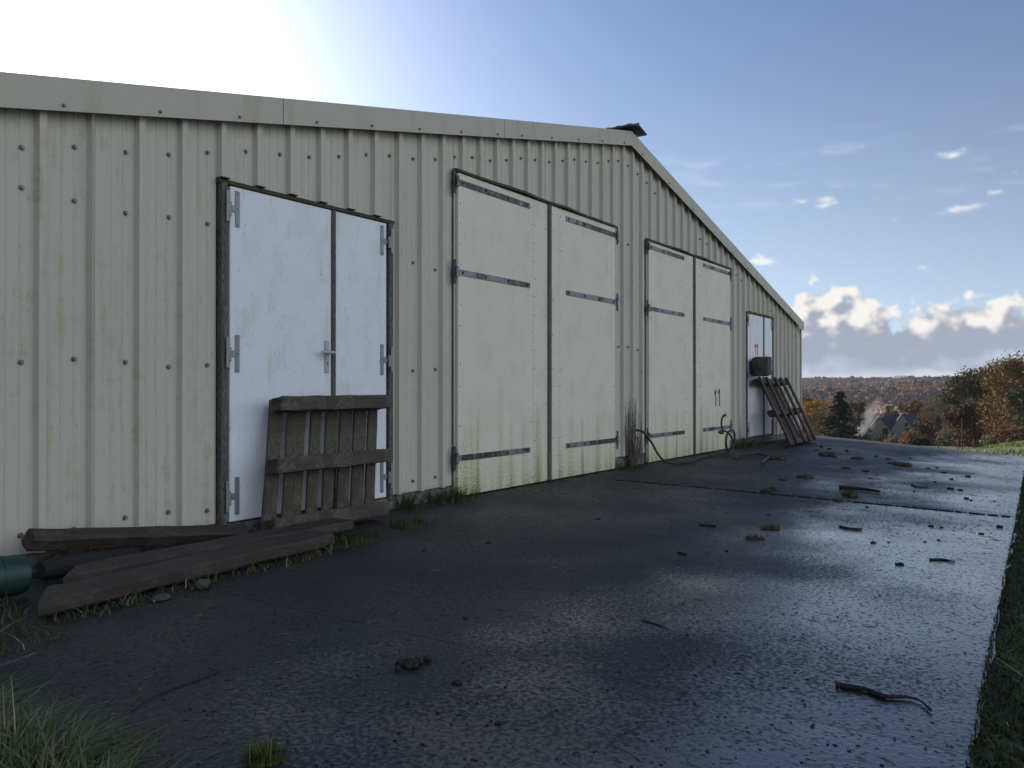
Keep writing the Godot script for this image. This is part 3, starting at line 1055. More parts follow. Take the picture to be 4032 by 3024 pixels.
func near_pallet() -> void:
	var s := thing("wooden_pallet", "weathered wooden pallet stood on edge against the nearest white doors", "pallet")
	var r := rnd(201)
	# leaning frame: u along the wall, v up the boards, w out from the boards
	var lean := asin(0.125 / 0.84)
	var b := Basis(Vector3(1, 0, 0), lean * -1.0)
	b = Basis(b.x, b.y + Vector3(0.205, 0, 0), b.z)  # racked out of square
	var base := Transform3D(b, Vector3(3.295, 0.012, 0.215))
	var W := 0.98
	var L := 0.845
	var up := Basis(Vector3(0, 1, 0), Vector3(1, 0, 0), Vector3(0, 0, -1))
	for q in [[0.0, 0.115], [0.150, 0.315], [0.352, 0.452], [0.490, 0.592], [0.622, 0.742], [0.757, 0.888], [0.898, 1.0]]:
		var mb := MB.new()
		mb.board(Transform3D(), L * r.randf_range(0.985, 1.0), (q[1] - q[0]) * W * 0.93, 0.02, r, 0.002)
		put("slat", mb.done(), M.grey_wood, s, base * Transform3D(up, Vector3((q[0] + q[1]) / 2 * W, 0.0, 0.011)))
	for y in [0.055, 0.415, 0.795]:
		for x in [0.065, 0.50, W - 0.075]:
			var mb := MB.new()
			mb.board(Transform3D(), 0.13, 0.085, 0.098, r, 0.004, 2)
			put("block", mb.done(), M.brown_wood, s, base * Transform3D(Basis(), Vector3(x - 0.065, y, 0.0715)))
		var mb := MB.new()
		mb.board(Transform3D(), W + 0.015, 0.092, 0.022, r, 0.004)
		put("runner", mb.done(), M.grey_wood, s, base * Transform3D(Basis(), Vector3(-0.005, y, 0.133)))
		mb = MB.new()
		mb.board(Transform3D(), W, 0.092, 0.018, r, 0.003)
		put("cross_board", mb.done(), M.grey_wood, s, base * Transform3D(Basis(), Vector3(0, y, 0.0325)))

func far_pallet() -> void:
	var s := thing("wooden_pallet", "long slatted pallet leaning steeply on the far doors with a stone block on top", "pallet")
	var r := rnd(202)
	var ang := atan2(0.50, 1.06)
	var base := Transform3D(Basis(Vector3(1, 0, 0), -ang), Vector3(13.08, 0.0, 0.62))
	var L := 1.17
	var W := 1.62
	var up := Basis(Vector3(0, 1, 0), Vector3(1, 0, 0), Vector3(0, 0, -1))
	for q in [0.03, 0.27, 0.56, 0.76, 0.97]:
		var mb := MB.new()
		mb.board(Transform3D(), L, 0.095, 0.03, r, 0.004)
		put("runner", mb.done(), M.brown_wood, s, base * Transform3D(up, Vector3(q * W, 0.0, 0.075)))
	for q in [0.30, 0.36, 0.42, 0.48, 0.54, 0.62, 0.68, 0.74]:
		var mb := MB.new()
		mb.board(Transform3D(), L, 0.075, 0.022, r, 0.004)
		put("slat", mb.done(), M.brown_wood, s, base * Transform3D(up, Vector3(q * W, 0.0, -0.056)))
	for y in [0.05, 0.56, 1.11]:
		var mb := MB.new()
		mb.board(Transform3D(), W, 0.10, 0.10, r, 0.005)
		put("cross_beam", mb.done(), M.brown_wood, s, base * Transform3D(Basis(), Vector3(0, y, 0.008)))
	var mb := MB.new()
	var xf := Transform3D(Basis(Vector3(0, 1, 0), 0.18) * Basis(Vector3(0, 0, 1), 0.05), Vector3(13.33, 1.265, 0.17))
	var c := MB.new()
	c.box(Transform3D(), Vector3(0.52, 0.30, 0.26), 0.035)
	var ns := FastNoiseLite.new()
	ns.seed = 7
	ns.frequency = 3.0
	# roughen a finely gridded block
	for face in 6:
		var rows := []
		for i in 7:
			var row := []
			for j in 9:
				var u := i / 6.0 * 2 - 1
				var v := j / 8.0 * 2 - 1
				var p: Vector3 = [Vector3(1, u, v), Vector3(-1, u, v), Vector3(u, 1, v), Vector3(u, -1, v), Vector3(u, v, 1), Vector3(u, v, -1)][face]
				var l := pow(pow(absf(p.x), 18) + pow(absf(p.y), 18) + pow(absf(p.z), 18), 1.0 / 18.0)
				p = p / l * Vector3(0.25, 0.145, 0.13)
				p *= 1.0 + 0.22 * ns.get_noise_3dv(p * 1.4)
				row.append(p)
			rows.append(row)
		mb.grid(rows, false, Vector3.ZERO)
	tag(put("stone_block", mb.done(), M.stone, self, xf), "mossy grey stone block balanced on top of the leaning far pallet", "stone")

func planks() -> void:
	var r := rnd(303)
	for e in [[Vector3(1.74, 0.045, 0.795), Vector3(3.36, 0.05, 0.665), 0.215, 0.068, "long dark brown plank lying nearest the camera below the near pallet"], [Vector3(2.02, 0.055, 0.47), Vector3(3.74, 0.062, 0.47), 0.20, 0.06, "dark brown plank lying behind the front one, close along the wall"]]:
		var a: Vector3 = e[0]
		var b: Vector3 = e[1]
		var d := (b - a).normalized()
		var zz := d.cross(Vector3.UP).normalized()
		var xf := Transform3D(Basis(d, -zz, zz.cross(d) * 1.0), a)
		var bs := Basis(d, zz, d.cross(zz))
		if bs.z.y < 0.0: bs = Basis(d, -zz, -d.cross(zz))
		xf = Transform3D(bs, a)
		var mb := MB.new()
		mb.board(Transform3D(), a.distance_to(b), e[2], e[3], r, 0.005, 11, 0.17)
		tag(put("plank", mb.done(), M.brown_wood, self, xf), e[4], "plank", "dark planks on the ground by the wall")
	# square timber propped on a charred log
	var mb := MB.new()
	var a := Vector3(1.99, 0.195, 0.16)
	var b := Vector3(3.2, 0.045, 0.16)
	var d := (b - a).normalized()
	var y := Vector3(0, 0, 1).cross(d).normalized()
	var bs := Basis(d, y, d.cross(y)).rotated(d, 0.55)
	mb.board(Transform3D(), a.distance_to(b), 0.088, 0.088, r, 0.004, 9)
	tag(put("timber_beam", mb.done(), M.brown_wood, self, Transform3D(bs, a)), "square dark timber propped at a slant against the wall foot", "beam")
	mb = MB.new()
	mb.tube([Vector3(2.03, 0.045, 0.20), Vector3(2.15, 0.052, 0.2), Vector3(2.3, 0.048, 0.195), Vector3(2.5, 0.045, 0.19)], [0.040, 0.052, 0.048, 0.04], 12)
	tag(put("log", mb.done(), M.char), "blackened log lying under the slanted timber at the wall foot", "log")
	# green plastic canister, on its side
	mb = MB.new()
	var prof := []
	var rr := []
	for q in [[-0.55, 0.075], [-0.1, 0.088], [0.0, 0.088], [0.02, 0.086], [0.035, 0.078], [0.045, 0.06], [0.05, 0.03]]:
		prof.append(Vector3(1.80 + q[0], 0.10, 0.44 + q[0] * 0.15))
		rr.append(q[1])
	mb.tube(prof, rr, 24)
	var can := thing("plastic_canister", "dark green plastic canister lying on its side at the left edge", "canister")
	put("body", mb.done(), M.green_plastic, can)
	mb = MB.new()
	for q in [-0.06, -0.16]:
		mb.tube([Vector3(1.80 + q, 0.10, 0.44 + q * 0.15), Vector3(1.81 + q, 0.10, 0.4415 + q * 0.15)], [0.091, 0.091], 24)
	put("ridge", mb.done(), M.green_plastic, can)
	# stones by the planks
	var i := 0
	for e in [[Vector3(2.36, 0.02, 0.97), Vector3(0.038, 0.024, 0.03), "rounded pale stone poking out before the front plank"], [Vector3(2.13, 0.01, 1.0), Vector3(0.05, 0.014, 0.03), "flat brown stone half under the front plank, left of the rounded one"]]:
		mb = MB.new()
		mb.blob(Vector3.ZERO, e[1], 0.25, 40 + i, 8, 12)
		tag(put("stone", mb.done(), M.stone, self, Transform3D(Basis(), e[0])), e[2], "stone")
		i += 1

func on_slab(x: float, z: float) -> Vector3:
	return Vector3(x, slab_y(x, z), z)

func debris() -> void:
	var r := rnd(404)
	# clods of dark soil
	var clods := []
	for k in 4:
		var mb := MB.new()
		for q in 6 + k:
			mb.blob(Vector3(r.randf_range(-0.03, 0.03), 0.009, r.randf_range(-0.03, 0.03)), Vector3(0.018, 0.013, 0.018) * r.randf_range(0.6, 1.3), 0.5, k * 20 + q, 5, 7, 2.5)
		clods.append(mb.done())
	var spots := [[4.85, 3.5, 0.9], [5.49, 3.26, 0.8], [5.58, 3.33, 0.4], [6.51, 3.46, 0.8], [6.4, 3.77, 0.7], [6.84, 3.85, 0.9], [6.5, 3.52, 0.5], [5.9, 3.57, 0.4], [5.76, 3.51, 0.4], [4.62, 2.63, 0.6], [2.04, 2.68, 0.9], [1.86, 2.96, 0.6], [2.63, 2.27, 0.7], [10.29, 2.31, 1.0], [9.11, 3.3, 1.0], [9.09, 3.4, 0.8], [10.99, 3.04, 0.9], [11.44, 2.83, 0.9], [11.64, 2.9, 0.7], [10.7, 3.32, 1.0], [10.2, 3.2, 0.6], [9.7, 3.1, 0.6], [8.6, 3.05, 0.5], [8.4, 3.5, 0.7], [8.3, 3.55, 0.5], [12.4, 2.2, 1.1], [12.7, 2.0, 0.9], [12.9, 2.4, 0.7], [13.2, 1.5, 1.2], [13.4, 1.2, 1.1], [13.0, 1.1, 0.9], [13.7, 1.0, 1.2], [12.6, 1.3, 0.8], [9.5, 2.5, 0.6], [8.1, 2.6, 0.7], [7.2, 2.9, 0.6], [6.2, 2.4, 0.5], [4.0, 1.4, 0.7], [5.2, 1.5, 0.6], [3.6, 1.25, 0.8], [2.3, 3.3, 0.3]]
	for e in spots:
		var o := put("soil_clod", clods[r.randi() % 4], M.soil, self, Transform3D(Basis(Vector3.UP, r.randf() * TAU).scaled(Vector3.ONE * e[2] * (0.38 + 0.038 * minf(e[0], 10.0))), on_slab(e[0], e[1])))
		var spot := "near part of the apron" if e[0] < 4.7 else "wet concrete short of the joint" if e[0] < 7.49 else "concrete round the far pallet" if e[0] > 12.0 and e[1] < 2.5 else "far part of the apron beyond the joint"
		tag(o, "small dark clod of soil lying on the " + spot, "clod", "soil clods scattered over the apron")
	var mb := MB.new()
	for q in 26:
		mb.blob(Vector3(r.randfn(0, 0.026), 0.009, r.randfn(0, 0.016)), Vector3(0.013, 0.010, 0.012) * r.randf_range(0.7, 1.3), 0.5, 300 + q, 5, 7, 2.5)
	tag(put("soil_clod", mb.done(), M.soil, self, Transform3D(Basis(), on_slab(2.08, 2.45))), "large dark lump of soil alone on the near concrete", "clod")
	# cushions of moss
	var mosses := [[12.2, 1.46, 2.2, "wide yellow green moss cushion before the far pallet"], [11.99, 1.87, 1.2, "moss cushion with clods beside it, right of the wide one by the far pallet"], [11.71, 2.38, 1.0, "dark moss lump left of the larger lit one in mid apron"], [11.53, 2.49, 1.6, "broad moss cushion in mid apron with a trail of dark clods"],
		[10.47, 2.06, 0.8, "single moss lump standing alone behind the fallen dark stick"], [7.63, 1.96, 0.8, "low moss tuft, the left of two close behind the joint"], [7.78, 1.98, 0.9, "round moss tuft, the right of two close behind the joint"], [9.05, 1.95, 1.2, "moss cushion at the end of a line of dirt in mid apron"], [8.63, 1.82, 0.7, "small moss lump left of a line of dirt"],
		[5.59, 2.59, 1.0, "oblong moss piece lying in front of the joint"], [5.13, 2.63, 0.9, "crumbled flat moss piece nearer than the oblong one"], [7.8, 2.64, 1.4, "bright tufted moss ball just beside the dark stick"], [7.42, 2.62, 0.7, "bit of moss growing in the joint between slabs"], [11.0, 1.05, 1.7, "mossy patch at the end of the black hose"], [1.16, 2.27, 1.6, "bright green moss at the foot of the long grass in the corner"]]
	var i := 0
	for e in mosses:
		mb = MB.new()
		for q in 14:
			mb.blob(Vector3(clampf(r.randfn(0, 0.04), -0.07, 0.07), 0.008, clampf(r.randfn(0, 0.032), -0.055, 0.055)), Vector3(0.034, 0.022, 0.028) * r.randf_range(0.6, 1.2), 0.45, 500 + i * 20 + q, 5, 7, 2.2)
		var o := put("moss_clump", mb.done(), M.moss_lip, self, Transform3D(Basis(Vector3.UP, r.randf() * TAU).scaled(Vector3(1, 0.9, 1) * e[2] * 0.78), on_slab(e[0], e[1])))
		tag(o, e[3], "moss", "moss cushions on the apron")
		mb = MB.new()
		for q in 90:
			mb.col = Color(0.075, 0.085, 0.016).lerp(Color(0.12, 0.11, 0.025), r.randf())
			mb.blade(Vector3(r.randfn(0, 0.045), 0.015, r.randfn(0, 0.035)), Vector3(r.randfn(0, 0.5), 0, r.randfn(0, 0.5)), r.randf_range(0.015, 0.04), 0.006, 2)
		put("tuft", mb.done(), M.grass, o)
		i += 1
	# the tuft of grass at the bottom edge
	mb = MB.new()
	for q in 260:
		var a := r.randf() * TAU
		var d := sqrt(r.randf()) * 0.055
		mb.col = Color(0.045, 0.085, 0.012).lerp(Color(0.11, 0.13, 0.03), r.randf())
		mb.blade(Vector3(cos(a) * d, 0, sin(a) * d), Vector3(cos(a), 0, sin(a)) * r.randf_range(0.2, 1.0), r.randf_range(0.018, 0.045), 0.004, 3)
	for q in 7:
		mb.col = Color(0.22, 0.19, 0.11)
		mb.blade(Vector3(r.randfn(0, 0.03), 0, r.randfn(0, 0.03)), Vector3(r.randfn(0, 0.3), 0, r.randfn(0, 0.3)), r.randf_range(0.05, 0.08), 0.003, 3)
	tag(put("grass_tuft", mb.done(), M.grass, self, Transform3D(Basis(), on_slab(1.36, 2.60))), "small bright green tuft growing alone at the bottom edge", "grass tuft")
	# sticks and twigs
	var sticks := [
		[[Vector3(2.66, 0, 3.66), Vector3(2.67, 0, 3.745), Vector3(2.64, 0, 3.80), Vector3(2.67, 0, 3.855), Vector3(2.66, 0, 3.895), Vector3(2.60, 0, 3.93)], [0.008, 0.007, 0.0065, 0.005, 0.003, 0.0045], "thick broken stick lying on the near right of the apron"],
		[[Vector3(8.28, 0, 2.45), Vector3(8.3, 0, 2.62), Vector3(8.22, 0, 2.82)], [0.02, 0.018, 0.012], "dark stick lying beyond the joint in mid apron"],
		[[Vector3(4.38, 0, 2.44), Vector3(4.36, 0, 2.50)], [0.007, 0.006], "short dark twig right of the middle of the apron"],
		[[Vector3(5.4, 0, 2.17), Vector3(5.42, 0, 2.28)], [0.008, 0.007], "short dark twig near the moss in front of the joint"],
		[[Vector3(6.0, 0, 2.95), Vector3(5.95, 0, 3.02), Vector3(5.97, 0, 3.10)], [0.008, 0.007, 0.006], "little bent twig in the shiny patch before the joint"],
		[[Vector3(1.35, 0, 2.05), Vector3(1.46, 0, 2.0), Vector3(1.62, 0, 1.99), Vector3(1.70, 0, 1.98)], [0.0025, 0.003, 0.0025, 0.0015], "long thin dark twig beside the corner grass"],
		[[Vector3(3.0, 0, 2.86), Vector3(2.98, 0, 2.93), Vector3(2.95, 0, 2.98)], [0.004, 0.004, 0.002], "thin pale twig in the middle foreground"],
		[[Vector3(5.1, 0, 3.62), Vector3(5.15, 0, 3.68), Vector3(5.12, 0, 3.74)], [0.006, 0.006, 0.004], "crooked thin twig near the right edge of the apron"],
		[[Vector3(9.2, 0, 2.95), Vector3(9.0, 0, 3.02), Vector3(9.05, 0, 3.12)], [0.009, 0.008, 0.008], "curled dark twig among clods beyond the joint"],
		[[Vector3(7.0, 0, 1.1), Vector3(7.3, 0, 1.2), Vector3(7.6, 0, 1.25)], [0.005, 0.005, 0.003], "pale straight twig before the first tall doors"]]
	for e in sticks:
		mb = MB.new()
		var p := smooth(e[0].map(func(q): return on_slab(q.x, q.z) + Vector3(0, e[1][0] * 0.9, 0)), 3)
		var rad := []
		for k in p.size():
			var t: float = float(k) / (p.size() - 1) * (e[1].size() - 1)
			rad.append(lerpf(e[1][int(t)], e[1][mini(int(t) + 1, e[1].size() - 1)], t - int(t)) * r.randf_range(0.85, 1.15))
		mb.tube(p, rad, 7)
		tag(put("stick", mb.done(), M.bark if e[2].begins_with("pale") or e[2].contains("pale") else M.soil), e[2], "stick", "sticks and twigs on the apron")
	# countless crumbs, straws and leaf scraps
	mb = MB.new()
	mb.quad(Vector3(-0.5, 0.05, -0.2), Vector3(0.1, 0.14, -0.28), Vector3(0.5, 0.04, 0.05), Vector3(-0.1, 0.1, 0.3), Vector3.UP)
	mb.quad(Vector3(-0.5, 0.05, -0.2), Vector3(-0.1, 0.1, 0.3), Vector3(-0.2, 0.0, 0.32), Vector3(-0.5, 0.0, -0.1), Vector3(-1, 0.4, 0.4))
	mb.quad(Vector3(-0.1, 0.1, 0.3), Vector3(0.5, 0.04, 0.05), Vector3(0.5, 0.0, 0.08), Vector3(-0.1, 0.0, 0.34), Vector3(0.2, 0.3, 1))
	var mm := MultiMesh.new()
	mm.transform_format = MultiMesh.TRANSFORM_3D
	mm.use_colors = true
	mm.mesh = mb.done()
	mm.instance_count = 6500
	for k in 6500:
		var x := 1.2 + 14.0 * pow(r.randf(), 1.7)
		var z := r.randf() * (slab_edge(x) - 0.05)
		if k % 5 == 0: z = pow(r.randf(), 2.0) * 1.2
		if k % 11 == 0: x = r.randf_range(1.2, 3.0)
		var straw := r.randf() < 0.35
		var sz := r.randf_range(0.005, 0.016) * (1.0 if x < 6 else 1.6)
		var sc := Vector3(sz * (4.0 if straw else 1.0), sz, sz * (0.25 if straw else 0.9))
		mm.set_instance_transform(k, Transform3D(Basis(Vector3.UP, r.randf() * TAU) * Basis.from_scale(sc), on_slab(x, z) + Vector3(0, 0.0006, 0)))
		mm.set_instance_color(k, Color(0.16, 0.13, 0.085) * r.randf_range(0.5, 1.4) if straw or r.randf() < 0.12 else Color(0.02, 0.018, 0.014) * r.randf_range(0.6, 1.6))
	var mi := MultiMeshInstance3D.new()
	mi.name = "litter"
	mi.multimesh = mm
	mi.material_override = M.leaves
	add_child(mi)
	tag(mi, "crumbs of soil, straws and leaf scraps strewn over the apron", "litter", "", "stuff")
	# dirt packed into the joint
	mb = MB.new()
	for k in 260:
		var z := r.randf_range(0.5, 3.9)
		mb.blob(on_slab(7.49 + r.randfn(0, 0.006), z) + Vector3(0, -0.004, 0), Vector3(0.012, 0.006, 0.018) * r.randf_range(0.5, 1.5), 0.4, k, 4, 6, 2.0)
	tag(put("joint_dirt", mb.done(), M.soil), "dark dirt and moss packed into the joint between two slabs", "dirt", "", "stuff")

# ------------------------------------------------------------------ plants near by
func blades(mb: MB, n: int, r: RandomNumberGenerator, where: Callable, h0: float, h1: float, w: float, ca: Color, cb: Color, lean := 0.8, drift := Vector3.ZERO, dead := 0.12) -> void:
	for k in n:
		var p: Vector3 = where.call()
		mb.col = ca.lerp(cb, r.randf())
		if r.randf() < dead: mb.col = Color(0.30, 0.26, 0.16) * r.randf_range(0.6, 1.2)
		mb.blade(p, Vector3(r.randfn(0, lean), 0, r.randfn(0, lean)) + drift, r.randf_range(h0, h1), w * r.randf_range(0.7, 1.3), 3 if h1 < 0.15 else 5)

func plants() -> void:
	var r := rnd(505)
	var mb := MB.new()
	# long grass in the near left corner
	blades(mb, 2600, r, func():
		var z := r.randf_range(1.55, 2.7)
		var x := 1.05 - absf(r.randfn(0, 0.14)) - 0.10 * sm(2.2, 2.7, z)
		return Vector3(x, -0.02, z), 0.09, 0.21, 0.0095, Color(0.060, 0.095, 0.030), Color(0.20, 0.215, 0.09), 0.65, Vector3(0.18, 0, 0.05))
	for k in 4:
		mb.col = Color(0.36, 0.31, 0.2)
		mb.blade(Vector3(0.92 + r.randfn(0, 0.10), -0.02, 1.9 + r.randf() * 0.4), Vector3(r.randfn(0.1, 0.2), 0, r.randfn(0, 0.15)), r.randf_range(0.20, 0.28), 0.006, 6)
	tag(put("long_grass", mb.done(), M.grass), "long tussocky grass arching over the near left corner", "grass", "", "stuff")
	# low grass and weeds along the wall foot and the planks
	mb = MB.new()
	blades(mb, 420, r, func():
		var z := r.randf_range(0.55, 1.25)
		return Vector3(1.62 - absf(r.randfn(0, 0.25)) + 0.1 * sm(1.0, 0.6, z), -0.01, z), 0.03, 0.11, 0.005, Color(0.035, 0.06, 0.015), Color(0.09, 0.11, 0.04), 0.7)
	blades(mb, 420, r, func():
		var t := r.randf()
		return on_slab(lerpf(1.7, 3.5, t), lerpf(0.95, 0.80, t) + absf(r.randfn(0, 0.045))), 0.02, 0.07, 0.006, Color(0.035, 0.06, 0.015), Color(0.085, 0.105, 0.04), 0.9)
	tag(put("low_grass", mb.done(), M.grass), "sparse short grass and weeds along the front plank", "grass", "", "stuff")
	# weeds in clumps at the wall foot, each one a plant
	var spots := [[3.6, 0.72, 0.10, 110, "low leafy weed at the right end of the planks"], [4.86, 0.12, 0.16, 120, "green weed tuft at the wall foot right of the near pallet"], [5.25, 0.10, 0.14, 120, "weed patch at the wall foot left of the first tall doors"], [5.42, 0.14, 0.16, 80, "weed tuft right at the first tall door's lower left corner"], [8.55, 0.09, 0.12, 60, "weeds at the wall foot right of the first tall doors"], [12.45, 0.12, 0.22, 150, "grassy weed clump at the wall foot before the far doors"], [12.8, 0.16, 0.16, 100, "smaller grassy weed clump just left of the far doors"], [4.2, 0.62, 0.08, 110, "flat dark weed before the near pallet"]]
	for e in spots:
		mb = MB.new()
		for k in e[3]:
			var a := r.randf() * TAU
			var d := sqrt(r.randf()) * 0.14
			mb.col = Color(0.028, 0.05, 0.014).lerp(Color(0.075, 0.105, 0.035), r.randf())
			mb.blade(Vector3(cos(a) * d * 1.3, 0, maxf(sin(a) * d, -0.08)), Vector3(cos(a), 0, absf(sin(a))) * r.randf_range(0.1, 0.9), e[2] * r.randf_range(0.35, 1.1), 0.008, 3)
		tag(put("weed", mb.done(), M.grass, self, Transform3D(Basis(), on_slab(e[0], e[1]))), e[4], "weed", "weeds along the wall foot")
	mb = MB.new()
	for k in 6:
		mb.col = Color(0.20, 0.17, 0.10)
		mb.blade(Vector3(r.randfn(0, 0.05), 0, 0), Vector3(r.randfn(0, 0.15), 0, 0.05), r.randf_range(0.4, 0.75), 0.006, 4)
	tag(put("dry_stalks", mb.done(), M.grass, self, Transform3D(Basis(), on_slab(12.55, 0.08))), "thin dry stalks against the wall between the tall doors and far doors", "weed")
	# dead creeper on the wall between the tall doors
	mb = MB.new()
	for k in 70:
		var x := 8.70 + r.randf_range(-0.06, 0.36)
		var hgt := r.randf_range(0.25, 0.78) * (1.0 if x < 8.95 else 0.8)
		var p := [Vector3(8.80 + r.randfn(0, 0.03), 0.0, 0.06)]
		var cx := x
		for q in 5:
			var t := (q + 1) / 5.0
			cx += r.randfn(0, 0.012)
			p.append(Vector3(lerpf(8.80, cx, minf(1.0, t * 2.0)), hgt * t + r.randfn(0, 0.008), 0.048 + absf(r.randfn(0, 0.006))))
		mb.tube(p, [0.0036, 0.003, 0.0026, 0.0022, 0.0016, 0.001], 4, false)
		for q in 5:
			var at: Vector3 = p[2 + q % 4]
			mb.tube([at, at + Vector3(r.randfn(0, 0.04), r.randf_range(0.0, 0.06), 0.0)], [0.0015, 0.0008], 3, false)
	tag(put("dead_creeper", mb.done(), M.bark), "dead brown creeper clinging to the wall between the two pairs of tall doors", "creeper")
	# verge along the right edge
	mb = MB.new()
	blades(mb, 14000, r, func():
		var x := 1.2 + 14.5 * pow(r.randf(), 1.6)
		var e := slab_edge(x)
		var z := e + r.randf_range(-0.012, 0.15)
		return Vector3(x, ground_y(x, z) + (0.028 if z < e else 0.0), z), 0.012, 0.036, 0.006, Color(0.03, 0.038, 0.012), Color(0.065, 0.072, 0.025), 0.7, Vector3.ZERO, 0.02)
	tag(put("verge_grass", mb.done(), M.grass), "narrow strip of short mossy grass along the right edge of the apron", "grass", "", "stuff")
	mb = MB.new()
	blades(mb, 5200, r, func():
		var x := 1.6 + 14.5 * pow(r.randf(), 1.5)
		var z := slab_edge(x) + r.randf_range(0.17, 1.1)
		return Vector3(x, ground_y(x, z) - 0.01, z), 0.10, 0.34, 0.008, Color(0.04, 0.065, 0.02), Color(0.12, 0.14, 0.055), 0.6, Vector3.ZERO, 0.05)
	tag(put("bank_grass", mb.done(), M.grass), "long dark grass on the bank below the right edge", "grass", "", "stuff")
	# dry grass along the far end of the apron
	mb = MB.new()
	blades(mb, 2600, r, func():
		var z := r.randf_range(-0.2, 4.0)
		var x := far_end(z) + absf(r.randfn(0, 0.3)) - 0.02
		return Vector3(x, ground_y(x, z), z), 0.03, 0.11, 0.02, Color(0.16, 0.14, 0.06), Color(0.12, 0.15, 0.04), 0.7)
	tag(put("dry_grass", mb.done(), M.grass), "sunlit dry grass fringe along the far end of the apron", "grass", "", "stuff")

# ------------------------------------------------------------------ valley
func limb(mb: MB, tips: Array, p: Vector3, d: Vector3, length: float, rad: float, depth: int, r: RandomNumberGenerator, spread: float, lift: float) -> void:
	var pts := [p]
	var rr := [rad]
	var q := p
	for i in 3:
		d = (d + Vector3(r.randfn(0, 0.14), r.randfn(0, 0.08) + lift, r.randfn(0, 0.14))).normalized()
		q += d * length / 3.0
		pts.append(q)
		rr.append(rad * (1.0 - 0.16 * (i + 1)))
	mb.tube(pts, rr, 6 if rad > 0.06 else 4 if rad > 0.02 else 3, false)
	tips.append(q)
	if depth == 0: return
	var n := 3 if depth > 1 else 4
	for k in n:
		var a := TAU * k / n + r.randf() * 1.4
		var side := d.cross(Vector3.UP if absf(d.y) < 0.95 else Vector3.RIGHT).normalized()
		var e := (d + (side * cos(a) + d.cross(side) * sin(a)) * spread * r.randf_range(0.7, 1.2)).normalized()
		limb(mb, tips, pts[2 if k == 0 else 3] if k < 2 else pts[3], e, length * r.randf_range(0.62, 0.82), rad * 0.52, depth - 1, r, spread, lift)

func broadleaf(called: String, label: String, at: Vector3, height: float, width: float, leaves: int, ca: Color, cb: Color, sd: int, lsize := 0.32, depth := 3, group := "") -> void:
	var r := rnd(sd)
	var s := thing(called, label, "tree", Transform3D(Basis(Vector3.UP, r.randf() * TAU), at), group)
	var mb := MB.new()
	var tips := []
	limb(mb, tips, Vector3(0, -0.3, 0), Vector3.UP, height * 0.34, height * 0.028, depth, r, 0.85 * width / height, 0.10)
	# fit the crown to the wanted box
	var top := 0.1
	var wide := 0.1
	for t in tips:
		top = maxf(top, t.y)
		wide = maxf(wide, Vector2(t.x, t.z).length())
	var k := Vector3(width * 0.5 / wide, height * 0.97 / top, width * 0.5 / wide)
	for i in mb.v.size(): mb.v[i] *= k
	put("trunk", mb.done(), M.bark, s)
	if called == "bare_tree":
		mb = MB.new()
		for i in leaves * 3:
			var t: Vector3 = tips[r.randi() % tips.size()] * k
			var d := (Vector3(t.x, absf(t.y - height * 0.35) + 0.4, t.z).normalized() + Vector3(r.randfn(), r.randfn(), r.randfn()) * 0.55).normalized()
			var l := r.randf_range(0.25, 0.8)
			var o := t + Vector3(r.randfn(), r.randfn(), r.randfn()) * 0.18 - d * l * 0.4
			var sd2 := d.cross(Vector3(r.randfn(), r.randfn(), r.randfn())).normalized() * 0.016
			mb.col = ca.lerp(cb, r.randf())
			mb.quad(o - sd2, o + sd2, o + d * l + sd2 * 0.3, o + d * l - sd2 * 0.3, sd2.cross(d))
		put("crown", mb.done(), M.leaves, s)
		return
	mb = MB.new()
	var clumps := []
	for t in tips:
		if t.y > top * 0.22: clumps.append(t * k)
	for i in leaves:
		var c: Vector3 = clumps[r.randi() % clumps.size()]
		var p := c + Vector3(r.randfn(), r.randfn() * 0.75, r.randfn()) * width * 0.060
		mb.col = ca.lerp(cb, clampf(r.randf() * 0.7 + 0.3 * (sin(c.x * 3.0 + c.y * 2.0) * 0.5 + 0.5), 0, 1)) * r.randf_range(0.7, 1.25)
		if i % 3 == 0:
			var a := r.randf() * TAU
			var d := sqrt(r.randf()) * width * 0.46
			p = Vector3(cos(a) * d, height * r.randf_range(0.10, 0.55) + 0.3 * sin(a * 5.0), sin(a) * d)
		mb.leaf(p, lsize, r, Vector3(0, 0.5, 0))
	put("crown", mb.done(), M.leaves, s)

func conifer(label: String, at: Vector3, height: float, width: float, ca: Color, cb: Color, sd: int, n := 9000) -> void:
	var r := rnd(sd)
	var s := thing("conifer", label, "tree", Transform3D(Basis(), at))
	var mb := MB.new()
	mb.tube([Vector3(0, -0.3, 0), Vector3(0, height * 0.5, 0), Vector3(0, height * 0.98, 0)], [height * 0.022, height * 0.013, 0.02], 7)
	var cr := MB.new()
	var whorls := int(height * 2.6)
	for i in whorls:
		var t := 0.07 + 0.92 * i / whorls
		var reach := width * 0.5 * pow(1.0 - t, 0.75) * r.randf_range(0.75, 1.15)
		for b in 6:
			var a := r.randf() * TAU
			var d := Vector3(cos(a), r.randf_range(-0.32, 0.0), sin(a))
			var p0 := Vector3(0, t * height, 0)
			var len := reach * r.randf_range(0.6, 1.1)
			mb.tube([p0, p0 + d * len], [0.03, 0.006], 3, false)
			for q in n / (whorls * 6):
				var u := pow(r.randf(), 0.7)
				var p := p0 + d * len * u + Vector3(r.randfn(), r.randfn() * 0.5 - 0.5, r.randfn()) * 0.22 * (1.1 - u)
				cr.col = ca.lerp(cb, r.randf())
				cr.leaf(p, 0.30, r, Vector3(0, 0.6, 0))
	put("trunk", mb.done(), M.bark, s)
	put("crown", cr.done(), M.leaves, s)

